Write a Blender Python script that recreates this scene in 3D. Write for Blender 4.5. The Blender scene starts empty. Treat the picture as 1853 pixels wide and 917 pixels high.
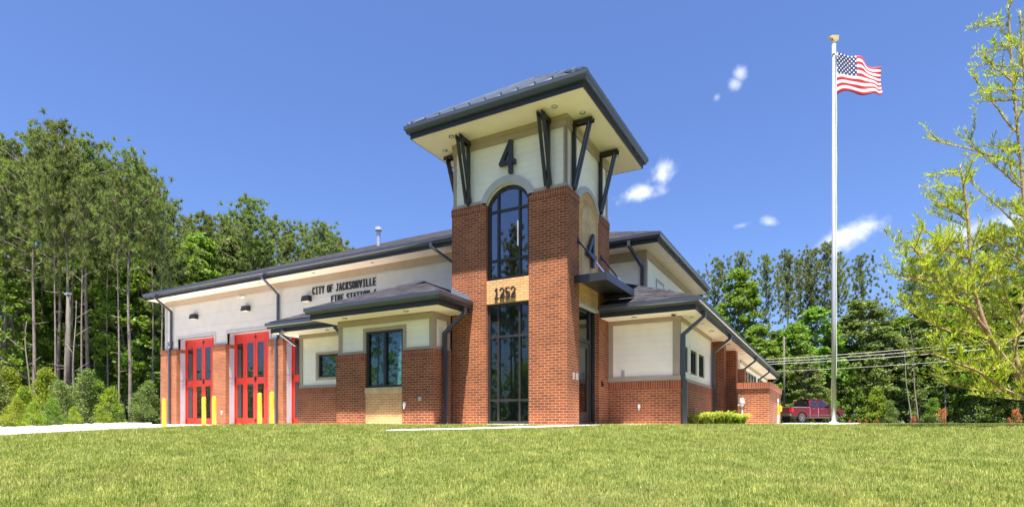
import bpy, math, random
import numpy as np
from mathutils import Vector, Matrix
R = math.radians
rnd = random.Random(7)
scene = bpy.context.scene
col = scene.collection

# ------------------------------------------------------------------ camera, world, sun
CAMX, CAMY, CAMZ = 5.603, -12.90, 0.07
YAW = math.atan2(0.4848, 0.8746)
cd = bpy.data.cameras.new('camera'); cam = bpy.data.objects.new('camera', cd); col.objects.link(cam)
cam.location = (CAMX, CAMY, CAMZ); cam.rotation_euler = (R(90), 0, YAW)
cd.sensor_width = 36; cd.lens = 36*1029/1853; cd.shift_y = (761.5-458.5)/1853
cd.clip_end = 3000; cd.clip_start = 0.05
scene.camera = cam

SUNV = Vector((0.115, -0.256, 1.0)).normalized()
w = bpy.data.worlds.new("World"); scene.world = w; w.use_nodes = True
nt = w.node_tree; bg = nt.nodes['Background']; bg.inputs[1].default_value = 0.05
sky = nt.nodes.new('ShaderNodeTexSky'); sky.sky_type = 'NISHITA'; sky.sun_disc = False
sky.sun_elevation = math.asin(SUNV.z); sky.sun_rotation = math.atan2(SUNV.x, SUNV.y)
sky.air_density = 1.0; sky.dust_density = 1.6; sky.ozone_density = 3.0
SKYTINT = (0.79, 0.93, 1.30)
tint = nt.nodes.new('ShaderNodeMix'); tint.data_type = 'RGBA'; tint.blend_type = 'MULTIPLY'
tint.inputs['Factor'].default_value = 1.0
nt.links.new(sky.outputs[0], tint.inputs['A']); tint.inputs['B'].default_value = (*SKYTINT, 1)

def dir_of(px, py):
    a, b = (px-926.5)/1029, (761.5-py)/1029
    return Vector((0.8746*a-0.4848, 0.4848*a+0.8746, b)).normalized()
# clouds far off in the sky: soft noise puffs by direction
tc = nt.nodes.new('ShaderNodeTexCoord')
noi = nt.nodes.new('ShaderNodeTexNoise'); noi.inputs['Scale'].default_value = 30; noi.inputs['Detail'].default_value = 6
noi.inputs['Roughness'].default_value = 0.6
nt.links.new(tc.outputs['Generated'], noi.inputs['Vector'])
acc = None
CLOUDS = [(1535,425,44,20,1.0,18),(1500,437,30,12,.7,20),(1560,412,22,14,.9,10),(1198,314,27,17,.95,25),(1158,350,38,14,.9,12),(1341,132,13,11,.6,20),(1328,152,9,11,.55,50),(1297,176,6,6,.35,0),
          (1391,401,14,8,.5,-20),(1342,408,15,5,.35,5),(1722,436,40,18,.9,20),(1850,400,40,24,.8,0)]
def mnode(op, *v):
    m = nt.nodes.new('ShaderNodeMath'); m.operation = op
    for i, q in enumerate(v):
        if isinstance(q, (int, float)): m.inputs[i].default_value = q
        else: nt.links.new(q, m.inputs[i])
    return m.outputs[0]
def vdot(vec):
    m = nt.nodes.new('ShaderNodeVectorMath'); m.operation = 'DOT_PRODUCT'
    nt.links.new(tc.outputs['Generated'], m.inputs[0]); m.inputs[1].default_value = vec
    return m.outputs['Value']
n0 = mnode('SUBTRACT', noi.outputs['Fac'], 0.5)
for (px, py, rx, ry, amp, tilt) in CLOUDS:
    d = dir_of(px, py); up = Vector((0,0,1)); rt = d.cross(up).normalized(); u2 = rt.cross(d).normalized()
    ang = R(tilt); A = rt*math.cos(ang)+u2*math.sin(ang); B = u2*math.cos(ang)-rt*math.sin(ang)
    dist = math.sqrt(1+((px-926.5)/1029)**2+((761.5-py)/1029)**2)
    sx, sy = rx/1029/dist, ry/1029/dist
    X = mnode('DIVIDE', vdot(A), sx); Y = mnode('DIVIDE', vdot(B), sy)
    rr = mnode('SQRT', mnode('ADD', mnode('MULTIPLY', X, X), mnode('MULTIPLY', Y, Y)))
    rr = mnode('ADD', rr, mnode('MULTIPLY', mnode('LESS_THAN', vdot(d), 0.5), 99))
    v = mnode('SUBTRACT', 1.45, rr)
    v = mnode('ADD', v, mnode('MULTIPLY', n0, 2.7))
    mr = nt.nodes.new('ShaderNodeMapRange'); mr.interpolation_type = 'SMOOTHSTEP'
    nt.links.new(v, mr.inputs['Value']); mr.inputs['From Min'].default_value = 0.0; mr.inputs['From Max'].default_value = 1.7
    mr.inputs['To Max'].default_value = amp
    acc = mr.outputs[0] if acc is None else mnode('MAXIMUM', acc, mr.outputs[0])
cm = nt.nodes.new('ShaderNodeMix'); cm.data_type = 'RGBA'
nt.links.new(acc, cm.inputs['Factor']); nt.links.new(tint.outputs['Result'], cm.inputs['A'])
cm.inputs['B'].default_value = (7.5, 7.8, 8.6, 1)
CLOUDMIX = cm
nt.links.new(cm.outputs['Result'], bg.inputs[0])

sd = bpy.data.lights.new('sun', 'SUN'); sun = bpy.data.objects.new('sun', sd); col.objects.link(sun)
sd.energy = 5.0; sd.angle = R(0.53); sd.color = (1.0, 0.93, 0.82)
sun.rotation_euler = SUNV.to_track_quat('Z', 'Y').to_euler(); sun.location = (0, 0, 40)
vs = scene.view_settings; vs.view_transform = 'Standard'; vs.look = 'None'; vs.gamma = 1; vs.use_curve_mapping = False
vs.exposure = 1.78
scene.cycles.max_bounces = 8; scene.cycles.transparent_max_bounces = 12

# ------------------------------------------------------------------ helpers
def tag(o, label=None, cat=None, group=None, kind=None):
    if label: o['label'] = label
    if cat: o['category'] = cat
    if group: o['group'] = group
    if kind: o['kind'] = kind
    return o
def empty(name, loc=(0,0,0), rz=0, label=None, cat=None, group=None):
    o = bpy.data.objects.new(name, None); col.objects.link(o); o.location = loc; o.rotation_euler = (0,0,rz)
    o.empty_display_size = .2
    return tag(o, label, cat, group)
def copy_tree(o, parent=None):
    c = o.copy(); col.objects.link(c); c.parent = parent
    for ch in [q for q in ALL_CH.get(o.name, [])]:
        n = copy_tree(ch, c)
        ALL_CH.setdefault(c.name, []).append(n)
    return c
ALL_CH = {}
class MB:
    def __init__(s): s.v=[]; s.f=[]; s.m=[]
    def add(s, vs, fs, m=0):
        b=len(s.v); s.v += [tuple(q) for q in vs]
        for f in fs: s.f.append(tuple(b+i for i in f)); s.m.append(m)
    def box(s, x0,x1,y0,y1,z0,z1,m=0):
        if x0>x1: x0,x1=x1,x0
        if y0>y1: y0,y1=y1,y0
        if z0>z1: z0,z1=z1,z0
        s.add([(x0,y0,z0),(x1,y0,z0),(x1,y1,z0),(x0,y1,z0),(x0,y0,z1),(x1,y0,z1),(x1,y1,z1),(x0,y1,z1)],
              [(0,3,2,1),(4,5,6,7),(0,1,5,4),(1,2,6,5),(2,3,7,6),(3,0,4,7)],m)
        return s
    def prism(s, pts, fn, d0, d1, m=0):
        """extrude 2-D polygon pts between d0 and d1; fn(a,b,d)->xyz"""
        n=len(pts); V=[fn(a,b,d0) for a,b in pts]+[fn(a,b,d1) for a,b in pts]
        F=[tuple(range(n)), tuple(range(2*n-1,n-1,-1))]+[(i,n+i,n+(i+1)%n,(i+1)%n) for i in range(n)]
        s.add(V,F,m); return s
    def beam(s, p0, p1, w, h, up=(0,0,1), m=0):
        p0=Vector(p0); p1=Vector(p1); d=(p1-p0).normalized(); u=Vector(up)
        if abs(d.dot(u))>.99: u=Vector((0,1,0))
        r=d.cross(u).normalized()*w/2; q=r.cross(d).normalized()*h/2
        V=[p0-r-q,p0+r-q,p0+r+q,p0-r+q,p1-r-q,p1+r-q,p1+r+q,p1-r+q]
        s.add(V,[(0,3,2,1),(4,5,6,7),(0,1,5,4),(1,2,6,5),(2,3,7,6),(3,0,4,7)],m); return s
    def tube(s, pts, rad, n=8, m=0, cap=True):
        pts=[Vector(p) for p in pts]
        if not isinstance(rad,(list,tuple)): rad=[rad]*len(pts)
        b=len(s.v); prev=None
        for i,p in enumerate(pts):
            d=(pts[min(i+1,len(pts)-1)]-pts[max(i-1,0)]).normalized()
            if prev is None:
                a=d.cross(Vector((0,0,1)) if abs(d.z)<.9 else Vector((1,0,0))).normalized()
            else: a=(prev-d*prev.dot(d)).normalized()
            prev=a; c=d.cross(a)
            for k in range(n):
                t=2*math.pi*k/n; s.v.append(tuple(p+(a*math.cos(t)+c*math.sin(t))*rad[i]))
        for i in range(len(pts)-1):
            for k in range(n):
                s.f.append((b+i*n+k,b+i*n+(k+1)%n,b+(i+1)*n+(k+1)%n,b+(i+1)*n+k)); s.m.append(m)
        if cap:
            s.f.append(tuple(b+k for k in range(n))[::-1]); s.m.append(m)
            e=b+(len(pts)-1)*n; s.f.append(tuple(e+k for k in range(n))); s.m.append(m)
        return s
    def build(s, name, mats, parent=None, smooth=False, **kw):
        me=bpy.data.meshes.new(name); me.from_pydata(s.v,[],s.f)
        if not isinstance(mats,(list,tuple)): mats=[mats]
        for q in mats: me.materials.append(q)
        if len(mats)>1: me.polygons.foreach_set('material_index', s.m)
        if smooth: me.polygons.foreach_set('use_smooth',[True]*len(s.f))
        import bmesh
        bm=bmesh.new(); bm.from_mesh(me); bmesh.ops.recalc_face_normals(bm, faces=bm.faces); bm.to_mesh(me); bm.free()
        o=bpy.data.objects.new(name, me); col.objects.link(o)
        if parent is not None:
            o.parent=parent; ALL_CH.setdefault(parent.name,[]).append(o)
        return tag(o, **kw)
def np_mesh(name, V, tri, mats, mi=None, parent=None, quad=False):
    """fast mesh from arrays; V (n,3), tri (m,k)"""
    me=bpy.data.meshes.new(name); k=tri.shape[1]; m=len(tri)
    me.vertices.add(len(V)); me.vertices.foreach_set('co', np.ascontiguousarray(V,dtype=np.float32).ravel())
    me.loops.add(m*k); me.loops.foreach_set('vertex_index', tri.ravel().astype(np.int32))
    me.polygons.add(m); me.polygons.foreach_set('loop_start', (np.arange(m)*k).astype(np.int32))
    if not isinstance(mats,(list,tuple)): mats=[mats]
    for q in mats: me.materials.append(q)
    if mi is not None: me.polygons.foreach_set('material_index', mi.astype(np.int32))
    me.update(calc_edges=True)
    o=bpy.data.objects.new(name, me); col.objects.link(o)
    if parent is not None: o.parent=parent; ALL_CH.setdefault(parent.name,[]).append(o)
    return o

# ------------------------------------------------------------------ materials
class NT:
    def __init__(s, name):
        s.mat=bpy.data.materials.new(name); s.mat.use_nodes=True; s.t=s.mat.node_tree
        s.b=s.t.nodes['Principled BSDF']; s.out=s.t.nodes['Material Output']
    def n(s, typ, **kw):
        q=s.t.nodes.new(typ)
        for k,v in kw.items():
            if k in q.inputs: 
                q.inputs[k].default_value=v
            else: setattr(q,k,v)
        return q
    def l(s,a,b): s.t.links.new(a,b)
    def math(s,op,*v):
        m=s.n('ShaderNodeMath'); m.operation=op
        for i,q in enumerate(v):
            if isinstance(q,(int,float)): m.inputs[i].default_value=q
            else: s.l(q,m.inputs[i])
        return m.outputs[0]
    def ramp(s, fac, stops):
        r=s.n('ShaderNodeValToRGB'); e=r.color_ramp.elements
        while len(e)<len(stops): e.new(.5)
        for i,(p,c) in enumerate(stops): e[i].position=p; e[i].color=(*c,1) if len(c)==3 else c
        s.l(fac,r.inputs[0]); return r.outputs[0]
    def pos(s): return s.n('ShaderNodeNewGeometry').outputs['Position']
    def bump(s, h, strength=.4, dist=.01):
        b=s.n('ShaderNodeBump'); b.inputs['Strength'].default_value=strength; b.inputs['Distance'].default_value=dist
        s.l(h,b.inputs['Height']); s.l(b.outputs[0], s.b.inputs['Normal'])
    def noise(s, vec, scale, detail=4, rough=.55):
        q=s.n('ShaderNodeTexNoise'); q.inputs['Scale'].default_value=scale; q.inputs['Detail'].default_value=detail
        q.inputs['Roughness'].default_value=rough
        if vec is not None: s.l(vec,q.inputs['Vector'])
        return q.outputs['Fac']
    def mix(s, fac, a, b, mode='MIX'):
        m=s.n('ShaderNodeMix'); m.data_type='RGBA'; m.blend_type=mode
        for key,q in (('Factor',fac),('A',a),('B',b)):
            if isinstance(q,(int,float)): m.inputs[key].default_value=q
            elif isinstance(q,tuple): m.inputs[key].default_value=(*q,1)
            else: s.l(q,m.inputs[key])
        return m.outputs['Result']
def plain(name, c, rough=.5, metal=0, var=.08, scale=3.0, bump=0, bscale=60, spec=.5):
    t=NT(name); p=t.pos(); f=t.noise(p,scale,5)
    lo=tuple(max(0,q*(1-var)) for q in c); hi=tuple(q*(1+var) for q in c)
    t.l(t.ramp(f,[(.3,lo),(.7,hi)]), t.b.inputs['Base Color'])
    t.b.inputs['Roughness'].default_value=rough; t.b.inputs['Metallic'].default_value=metal
    t.b.inputs['Specular IOR Level'].default_value=spec
    if bump: t.bump(t.noise(p,bscale,4), bump, .004)
    return t.mat
def brick(name, c1, c2, mortar, bw=.2032, rh=.0677, ms=.0105, swap=False, bump=.25, rough=.85, diamond=False, dark=None):
    t=NT(name); g=t.n('ShaderNodeNewGeometry'); sp=t.n('ShaderNodeSeparateXYZ'); t.l(g.outputs['Position'],sp.inputs[0])
    sn=t.n('ShaderNodeSeparateXYZ'); t.l(g.outputs['True Normal'],sn.inputs[0])
    ay=t.math('GREATER_THAN', t.math('ABSOLUTE',sn.outputs[1]), .5)
    az=t.math('GREATER_THAN', t.math('ABSOLUTE',sn.outputs[2]), .5)
    hx=t.math('MAXIMUM',ay,az)
    # along-wall coordinate: x on faces across y, y on faces across x
    u=t.math('ADD', t.math('MULTIPLY',sp.outputs[0],hx), t.math('MULTIPLY',sp.outputs[1],t.math('SUBTRACT',1,hx)))
    z=t.math('ADD', t.math('MULTIPLY',sp.outputs[2],t.math('SUBTRACT',1,az)), t.math('MULTIPLY',sp.outputs[1],az))
    if diamond:
        u,z = t.math('ADD',u,t.math('MULTIPLY',z,.9)), t.math('SUBTRACT',t.math('MULTIPLY',z,1.0),t.math('MULTIPLY',u,.9))
    cb=t.n('ShaderNodeCombineXYZ'); t.l(u,cb.inputs[0]); t.l(z,cb.inputs[1])
    b=t.n('ShaderNodeTexBrick'); t.l(cb.outputs[0],b.inputs['Vector']); b.inputs['Scale'].default_value=1
    b.inputs['Mortar Size'].default_value=ms/2; b.inputs['Mortar Smooth'].default_value=.1; b.inputs['Bias'].default_value=-.1
    if swap: b.offset=0; bw,rh=.0677,.24
    b.inputs['Brick Width'].default_value=bw; b.inputs['Row Height'].default_value=rh
    b.inputs['Color1'].default_value=(*c1,1); b.inputs['Color2'].default_value=(*c2,1); b.inputs['Mortar'].default_value=(*mortar,1)
    n1=t.noise(g.outputs['Position'],1.3,4); n2=t.noise(g.outputs['Position'],45,3)
    cc=t.mix(1.0,b.outputs['Color'],t.ramp(n1,[(.3,(.76,.78,.80)),(.7,(1.18,1.16,1.14))]),'MULTIPLY')
    cc=t.mix(1.0,cc,t.ramp(n2,[(.25,(.8,.8,.8)),(.75,(1.15,1.15,1.15))]),'MULTIPLY')
    t.l(cc,t.b.inputs['Base Color']); t.b.inputs['Roughness'].default_value=rough; t.b.inputs['Specular IOR Level'].default_value=.25
    hgt=t.math('ADD',t.math('MULTIPLY',b.outputs['Fac'],-1.0),t.math('MULTIPLY',n2,.35))
    t.bump(hgt,bump,.008)
    return t.mat
M={}
M['brick']=brick('red_brick',(.32,.080,.026),(.19,.043,.017),(.43,.31,.20),ms=.0125)
M['soldier']=brick('red_brick_soldier',(.32,.078,.032),(.21,.046,.022),(.40,.285,.185),swap=True)
M['beige']=brick('beige_brick',(.76,.44,.20),(.66,.36,.15),(.30,.19,.10),ms=.013)
M['beige_soldier']=brick('beige_brick_soldier',(.70,.50,.27),(.62,.43,.22),(.42,.31,.18),swap=True,ms=.008)
M['beige_diamond']=brick('beige_brick_diamond',(.72,.49,.27),(.66,.43,.22),(.45,.34,.21),bw=.2,rh=.2,ms=.012,diamond=True)
def siding(name, c, lap=.178):
    t=NT(name); g=t.n('ShaderNodeNewGeometry'); sp=t.n('ShaderNodeSeparateXYZ'); t.l(g.outputs['Position'],sp.inputs[0])
    fr=t.math('FRACT', t.math('DIVIDE',sp.outputs[2],lap))
    n=t.noise(g.outputs['Position'],2.0,4)
    line=t.math('LESS_THAN',fr,.05)
    base=t.ramp(n,[(.3,tuple(q*.95 for q in c)),(.7,tuple(min(1,q*1.04) for q in c))])
    t.l(t.mix(t.math('MULTIPLY',line,.28),base,tuple(q*.55 for q in c)),t.b.inputs['Base Color'])
    t.b.inputs['Roughness'].default_value=.6
    # lap: the lower edge of each board stands proud
    t.bump(t.math('SUBTRACT',1,fr),.6,.012)
    return t.mat
M['siding']=siding('cream_lap_siding',(.92,.83,.71))
M['white_wall']=siding('off_white_wall_boards',(.60,.555,.51),lap=.6)
M['soffit']=plain('cream_soffit_panel',(.93,.80,.68),.6,var=.03)
M['trim']=plain('taupe_trim',(.40,.305,.235),.55,var=.05)
M['trim_grey']=plain('grey_trim',(.46,.43,.41),.55,var=.05)
M['slate']=plain('slate_painted_metal',(.042,.048,.068),.30,metal=.0,var=.08,spec=.9)
M['slate_d']=plain('dark_slate_fascia',(.028,.026,.028),.5,var=.08)
M['bronze']=plain('dark_bronze_metal',(.028,.024,.024),.4,var=.15)
M['black']=plain('black_painted_metal',(.02,.02,.023),.35,var=.1,spec=.8)
M['red']=plain('red_door_paint',(.56,.030,.012),.35,var=.06,spec=.6)
M['jamb']=plain('galvanised_grey_jamb',(.52,.53,.60),.4,metal=.2,var=.06)
M['yellow']=plain('yellow_bollard_plastic',(.75,.42,.02),.45,var=.06)
M['white_m']=plain('white_painted_metal',(.80,.80,.80),.4,var=.04)
M['alum']=plain('brushed_aluminium',(.52,.52,.56),.32,metal=.5,var=.04)
M['chrome']=plain('chrome',(.75,.75,.78),.12,metal=1,var=.02)
M['gold']=plain('gold_finial_metal',(.75,.55,.25),.35,metal=.5,var=.05)
M['flash']=plain('pale_metal_flashing',(.17,.20,.25),.5,metal=.1,var=.06)
M['int']=plain('interior_plaster',(.30,.28,.26),.8,var=.05)
M['int_d']=plain('interior_dark',(.05,.05,.05),.8,var=.1)
M['blind']=plain('window_blind_slat',(.85,.88,.86),.5,var=.03)
M['tyre']=plain('tyre_rubber',(.02,.02,.02),.8)
M['maroon']=plain('maroon_car_paint',(.11,.006,.012),.22,var=.05,spec=.8)
M['lightred']=plain('red_light_lens',(.6,.02,.02),.2)
M['led']=plain('recessed_light_lens',(.85,.82,.75),.2,var=.02)
M['pave']=plain('red_paver',(.45,.2,.12),.8)
def concrete():
    t=NT('pale_concrete'); p=t.pos(); a=t.noise(p,.7,5); b=t.noise(p,18,5)
    t.l(t.mix(.5,t.ramp(a,[(.3,(.60,.57,.53)),(.7,(.74,.71,.67))]),t.ramp(b,[(.3,(.58,.56,.52)),(.7,(.76,.74,.70))])),t.b.inputs['Base Color'])
    t.b.inputs['Roughness'].default_value=.85; t.bump(b,.3,.003); return t.mat
M['conc']=concrete()
def asphalt():
    t=NT('grey_asphalt'); p=t.pos(); b=t.noise(p,30,5)
    t.l(t.ramp(b,[(.3,(.05,.05,.05)),(.7,(.10,.10,.10))]),t.b.inputs['Base Color']); t.b.inputs['Roughness'].default_value=.9; return t.mat
M['asph']=asphalt()
def shingle():
    t=NT('grey_asphalt_shingle'); g=t.n('ShaderNodeNewGeometry'); sp=t.n('ShaderNodeSeparateXYZ'); t.l(g.outputs['Position'],sp.inputs[0])
    sn=t.n('ShaderNodeSeparateXYZ'); t.l(g.outputs['True Normal'],sn.inputs[0])
    ay=t.math('GREATER_THAN', t.math('ABSOLUTE',sn.outputs[1]), t.math('ABSOLUTE',sn.outputs[0]))
    u=t.math('ADD', t.math('MULTIPLY',sp.outputs[0],ay), t.math('MULTIPLY',sp.outputs[1],t.math('SUBTRACT',1,ay)))
    cb=t.n('ShaderNodeCombineXYZ'); t.l(u,cb.inputs[0]); t.l(t.math('MULTIPLY',sp.outputs[2],2.5),cb.inputs[1])
    b=t.n('ShaderNodeTexBrick'); t.l(cb.outputs[0],b.inputs['Vector']); b.inputs['Scale'].default_value=1
    b.inputs['Brick Width'].default_value=.32; b.inputs['Row Height'].default_value=.14; b.inputs['Mortar Size'].default_value=.004
    b.inputs['Color1'].default_value=(.06,.058,.068,1); b.inputs['Color2'].default_value=(.010,.010,.014,1); b.inputs['Mortar'].default_value=(.02,.02,.025,1)
    n=t.noise(g.outputs['Position'],5,5,.75); n2=t.noise(g.outputs['Position'],160,2)
    cc=t.mix(.45,b.outputs['Color'],t.ramp(n,[(.35,(.010,.010,.014)),(.65,(.048,.046,.054))]))
    cc=t.mix(1.0,cc,t.ramp(n2,[(.3,(.75,.75,.75)),(.7,(1.25,1.25,1.25))]),'MULTIPLY')
    t.l(cc,t.b.inputs['Base Color']); t.b.inputs['Roughness'].default_value=1.0; t.b.inputs['Specular IOR Level'].default_value=.04
    t.bump(t.math('ADD',b.outputs['Fac'],t.math('MULTIPLY',n,-1.5)),-.6,.012); return t.mat
M['shingle']=shingle()
M['seam']=plain('standing_seam_metal',(.20,.23,.28),.35,metal=.3,var=.05,spec=.8)
def glass(name, tintc, refl, trans):
    t=NT(name); t.t.nodes.remove(t.b)
    gl=t.n('ShaderNodeBsdfGlossy'); gl.inputs['Roughness'].default_value=.015; gl.inputs['Color'].default_value=(.95,.97,1,1)
    tr=t.n('ShaderNodeBsdfTransparent'); tr.inputs['Color'].default_value=(*tintc,1)
    df=t.n('ShaderNodeBsdfDiffuse'); df.inputs['Color'].default_value=(.01,.012,.014,1)
    m0=t.n('ShaderNodeMixShader'); m0.inputs[0].default_value=trans; t.l(df.outputs[0],m0.inputs[1]); t.l(tr.outputs[0],m0.inputs[2])
    lw=t.n('ShaderNodeLayerWeight'); lw.inputs['Blend'].default_value=.35
    f=t.math('ADD',t.math('MULTIPLY',lw.outputs['Fresnel'],1.0),refl)
    f=t.math('MINIMUM',f,.95)
    # slight waviness, as real panes have
    bp=t.n('ShaderNodeBump'); bp.inputs['Strength'].default_value=.02; bp.inputs['Distance'].default_value=.02
    t.l(t.noise(t.pos(),1.5,1),bp.inputs['Height']); t.l(bp.outputs[0],gl.inputs['Normal'])
    m=t.n('ShaderNodeMixShader'); t.l(f,m.inputs[0]); t.l(m0.outputs[0],m.inputs[1]); t.l(gl.outputs[0],m.inputs[2])
    t.l(m.outputs[0],t.out.inputs[0]); return t.mat
M['glass']=glass('tinted_window_glass',(.60,.72,.68),.01,.95)
M['glass_clear']=glass('clear_window_glass',(.80,.96,.92),-.02,.98)
M['glass_up']=glass('dark_reflective_glass',(.40,.43,.55),.14,.75)
M['glass_d']=glass('dark_door_glass',(.3,.3,.3),.08,.2)
def leaf(name, c, c2, tr=.35, scale=1.6, rough=.5):
    t=NT(name); g=t.n('ShaderNodeNewGeometry'); oi=t.n('ShaderNodeObjectInfo')
    n=t.noise(g.outputs['Position'],scale,2); n2=t.noise(g.outputs['Position'],scale*9,2)
    f=t.math('ADD',t.math('MULTIPLY',n,.55),t.math('MULTIPLY',n2,.45))
    cc=t.ramp(f,[(.35,c),(.65,c2)])
    if name=='grass_blades':
        lowf=t.noise(g.outputs['Position'],.9,5,.65)
        mr=t.ramp(lowf,[(.54,(0,0,0)),(.66,(1,1,1))]); cc=t.mix(t.math('MULTIPLY',mr,.4),cc,(.36,.28,.14))
    hs=t.n('ShaderNodeHueSaturation'); t.l(cc,hs.inputs['Color'])
    t.l(t.math('ADD',.485,t.math('MULTIPLY',oi.outputs['Random'],.03)),hs.inputs['Hue'])
    t.l(t.math('ADD',.85,t.math('MULTIPLY',oi.outputs['Random'],.3)),hs.inputs['Value'])
    t.l(hs.outputs[0],t.b.inputs['Base Color']); t.b.inputs['Roughness'].default_value=rough; t.b.inputs['Specular IOR Level'].default_value=.18
    ts=t.n('ShaderNodeBsdfTranslucent'); 
    t.l(t.mix(1.0,hs.outputs[0],(1.25,1.5,.5),'MULTIPLY'),ts.inputs['Color'])
    m=t.n('ShaderNodeMixShader'); m.inputs[0].default_value=tr; t.l(t.b.outputs[0],m.inputs[1]); t.l(ts.outputs[0],m.inputs[2])
    t.l(m.outputs[0],t.out.inputs[0]); return t.mat
M['needle']=leaf('pine_needles',(.09,.12,.042),(.235,.27,.085),.3,rough=.75)
M['leaf']=leaf('broad_leaves',(.06,.12,.02),(.23,.32,.055),.4)
M['leaf_y']=leaf('yellow_green_leaves',(.12,.18,.02),(.30,.34,.045),.4)
M['leaf_o']=leaf('olive_leaves',(.10,.15,.04),(.20,.24,.08),.3)
M['cyp']=leaf('cypress_sprays',(.19,.28,.025),(.50,.56,.06),.45,scale=4)
M['lily']=leaf('daylily_blades',(.16,.22,.025),(.42,.45,.08),.35,scale=9)
M['rust']=leaf('rusty_leaves',(.30,.08,.03),(.55,.20,.08),.2,scale=4)
M['grassb']=leaf('grass_blades',(.125,.17,.027),(.43,.42,.135),.35,scale=3.5)
M['bark']=plain('pine_bark',(.20,.165,.145),.9,var=.35,scale=6,bump=.8,bscale=18)
M['bark_p']=plain('pale_bark',(.20,.175,.15),.9,var=.25,scale=5,bump=.4,bscale=18)
M['bark_c']=plain('cypress_bark',(.36,.22,.15),.85,var=.25,scale=12,bump=.4,bscale=40)
M['wood']=plain('weathered_pole_wood',(.10,.085,.075),.9,var=.2)
M['stone']=plain('white_gravel',(.62,.60,.58),.9,var=.12,scale=9)

def h(x,y):
    """ground height"""
    dx,dy=x-CAMX,y-CAMY; t=-.4848*dx+.8746*dy
    z=-.035-.025*max(0.,min(14-t,14.))**1.5
    if t<0: z-=0.01*min(-t,40)
    k=min(1,max(0,(-x-9.5)/11)); k=k*k*(3-2*k)
    z-=k*(.085+.045*min(10,max(0,4.4-y))*(.25+.75*min(1,max(0,(t-8)/9))))
    L=.8746*dx+.4848*dy; q=min(1,max(0,(t-14)/6)); z-=min(.25,.042*max(0,-L-7))*(1-q*q*(3-2*q))
    if x<-27: z-=min(.35,.012*(-27-x))
    if t>30: z-=min(.25,.006*(t-30))*(1 if x>-5 else 0.3)
    return z

def ground_mat():
    t=NT('lawn_soil_and_grass'); p=t.pos(); a=t.noise(p,.35,5); b=t.noise(p,7,6,.7); c=t.noise(p,60,3)
    g=t.mix(.5,t.ramp(b,[(.3,(.05,.075,.015)),(.7,(.13,.155,.04))]),t.ramp(c,[(.3,(.045,.065,.013)),(.7,(.14,.16,.05))]))
    g=t.mix(t.math('MULTIPLY',t.math('GREATER_THAN',a,.60),.35),g,(.16,.14,.07))
    t.l(g,t.b.inputs['Base Color']); t.b.inputs['Roughness'].default_value=.95; t.b.inputs['Specular IOR Level'].default_value=.1
    t.bump(t.math('ADD',b,c),.8,.03); return t.mat
M['ground']=ground_mat()
def floor_mat():
    t=NT('forest_leaf_litter'); p=t.pos(); b=t.noise(p,5,6,.7)
    t.l(t.ramp(b,[(.3,(.02,.022,.01)),(.7,(.09,.075,.04))]),t.b.inputs['Base Color']); t.b.inputs['Roughness'].default_value=1; return t.mat
M['litter']=floor_mat()

def cw(px,t):
    """world x,y of image column px (full-size photograph) at depth t"""
    a=(px-926.5)/1029; return CAMX+t*(.8746*a-.4848), CAMY+t*(.4848*a+.8746)
def pz(py,t): return CAMZ+(761.5-py)/1029*t

# ------------------------------------------------------------------ ground
def spaced(lo,hi,c0,c1,fine,coarse=1.35):
    L=list(np.arange(c0,c1+1e-6,fine)); s=fine; v=c0
    while v>lo: s*=coarse; v-=s; L.insert(0,max(v,lo))
    s=fine; v=L[-1]
    while v<hi: s*=coarse; v+=s; L.append(min(v,hi))
    return L
xs=spaced(-700,700,-45,30,.75); ys=spaced(-400,900,-20,35,.75)
V=np.array([(x,y,h(x,y)) for y in ys for x in xs]); nx=len(xs)
F=np.array([(j*nx+i,j*nx+i+1,(j+1)*nx+i+1,(j+1)*nx+i) for j in range(len(ys)-1) for i in range(nx-1)])
g=np_mesh('ground',V,F,M['ground']); g.data.polygons.foreach_set('use_smooth',[True]*len(F)); tag(g,kind='structure')

def sheet(name, poly, mat, lift, thick=0.0, step=.6, kind='structure', **kw):
    """flat sheet over polygon poly (list of xy) following the ground"""
    import bmesh
    bm=bmesh.new(); x0=min(p[0] for p in poly); x1=max(p[0] for p in poly); y0=min(p[1] for p in poly); y1=max(p[1] for p in poly)
    f=bm.faces.new([bm.verts.new((p[0],p[1],0)) for p in poly])
    k=x0+step
    while k<x1:
        bmesh.ops.bisect_plane(bm,geom=bm.verts[:]+bm.edges[:]+bm.faces[:],plane_co=(k,0,0),plane_no=(1,0,0)); k+=step
    k=y0+step
    while k<y1:
        bmesh.ops.bisect_plane(bm,geom=bm.verts[:]+bm.edges[:]+bm.faces[:],plane_co=(0,k,0),plane_no=(0,1,0)); k+=step
    for v in bm.verts: v.co.z=h(v.co.x,v.co.y)+lift
    bmesh.ops.recalc_face_normals(bm,faces=bm.faces)
    if bm.faces and sum(q.normal.z for q in bm.faces)<0: bmesh.ops.reverse_faces(bm,faces=bm.faces)
    if thick:
        r=bmesh.ops.extrude_face_region(bm,geom=bm.faces[:])
        # lower the original bottom copy
        top=[e for e in r['geom'] if isinstance(e,bmesh.types.BMVert)]
        for v in top: v.co.z+=thick
    me=bpy.data.meshes.new(name); bm.to_mesh(me); bm.free(); me.materials.append(mat)
    o=bpy.data.objects.new(name,me); col.objects.link(o); return tag(o,kind=kind,**kw)
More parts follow.
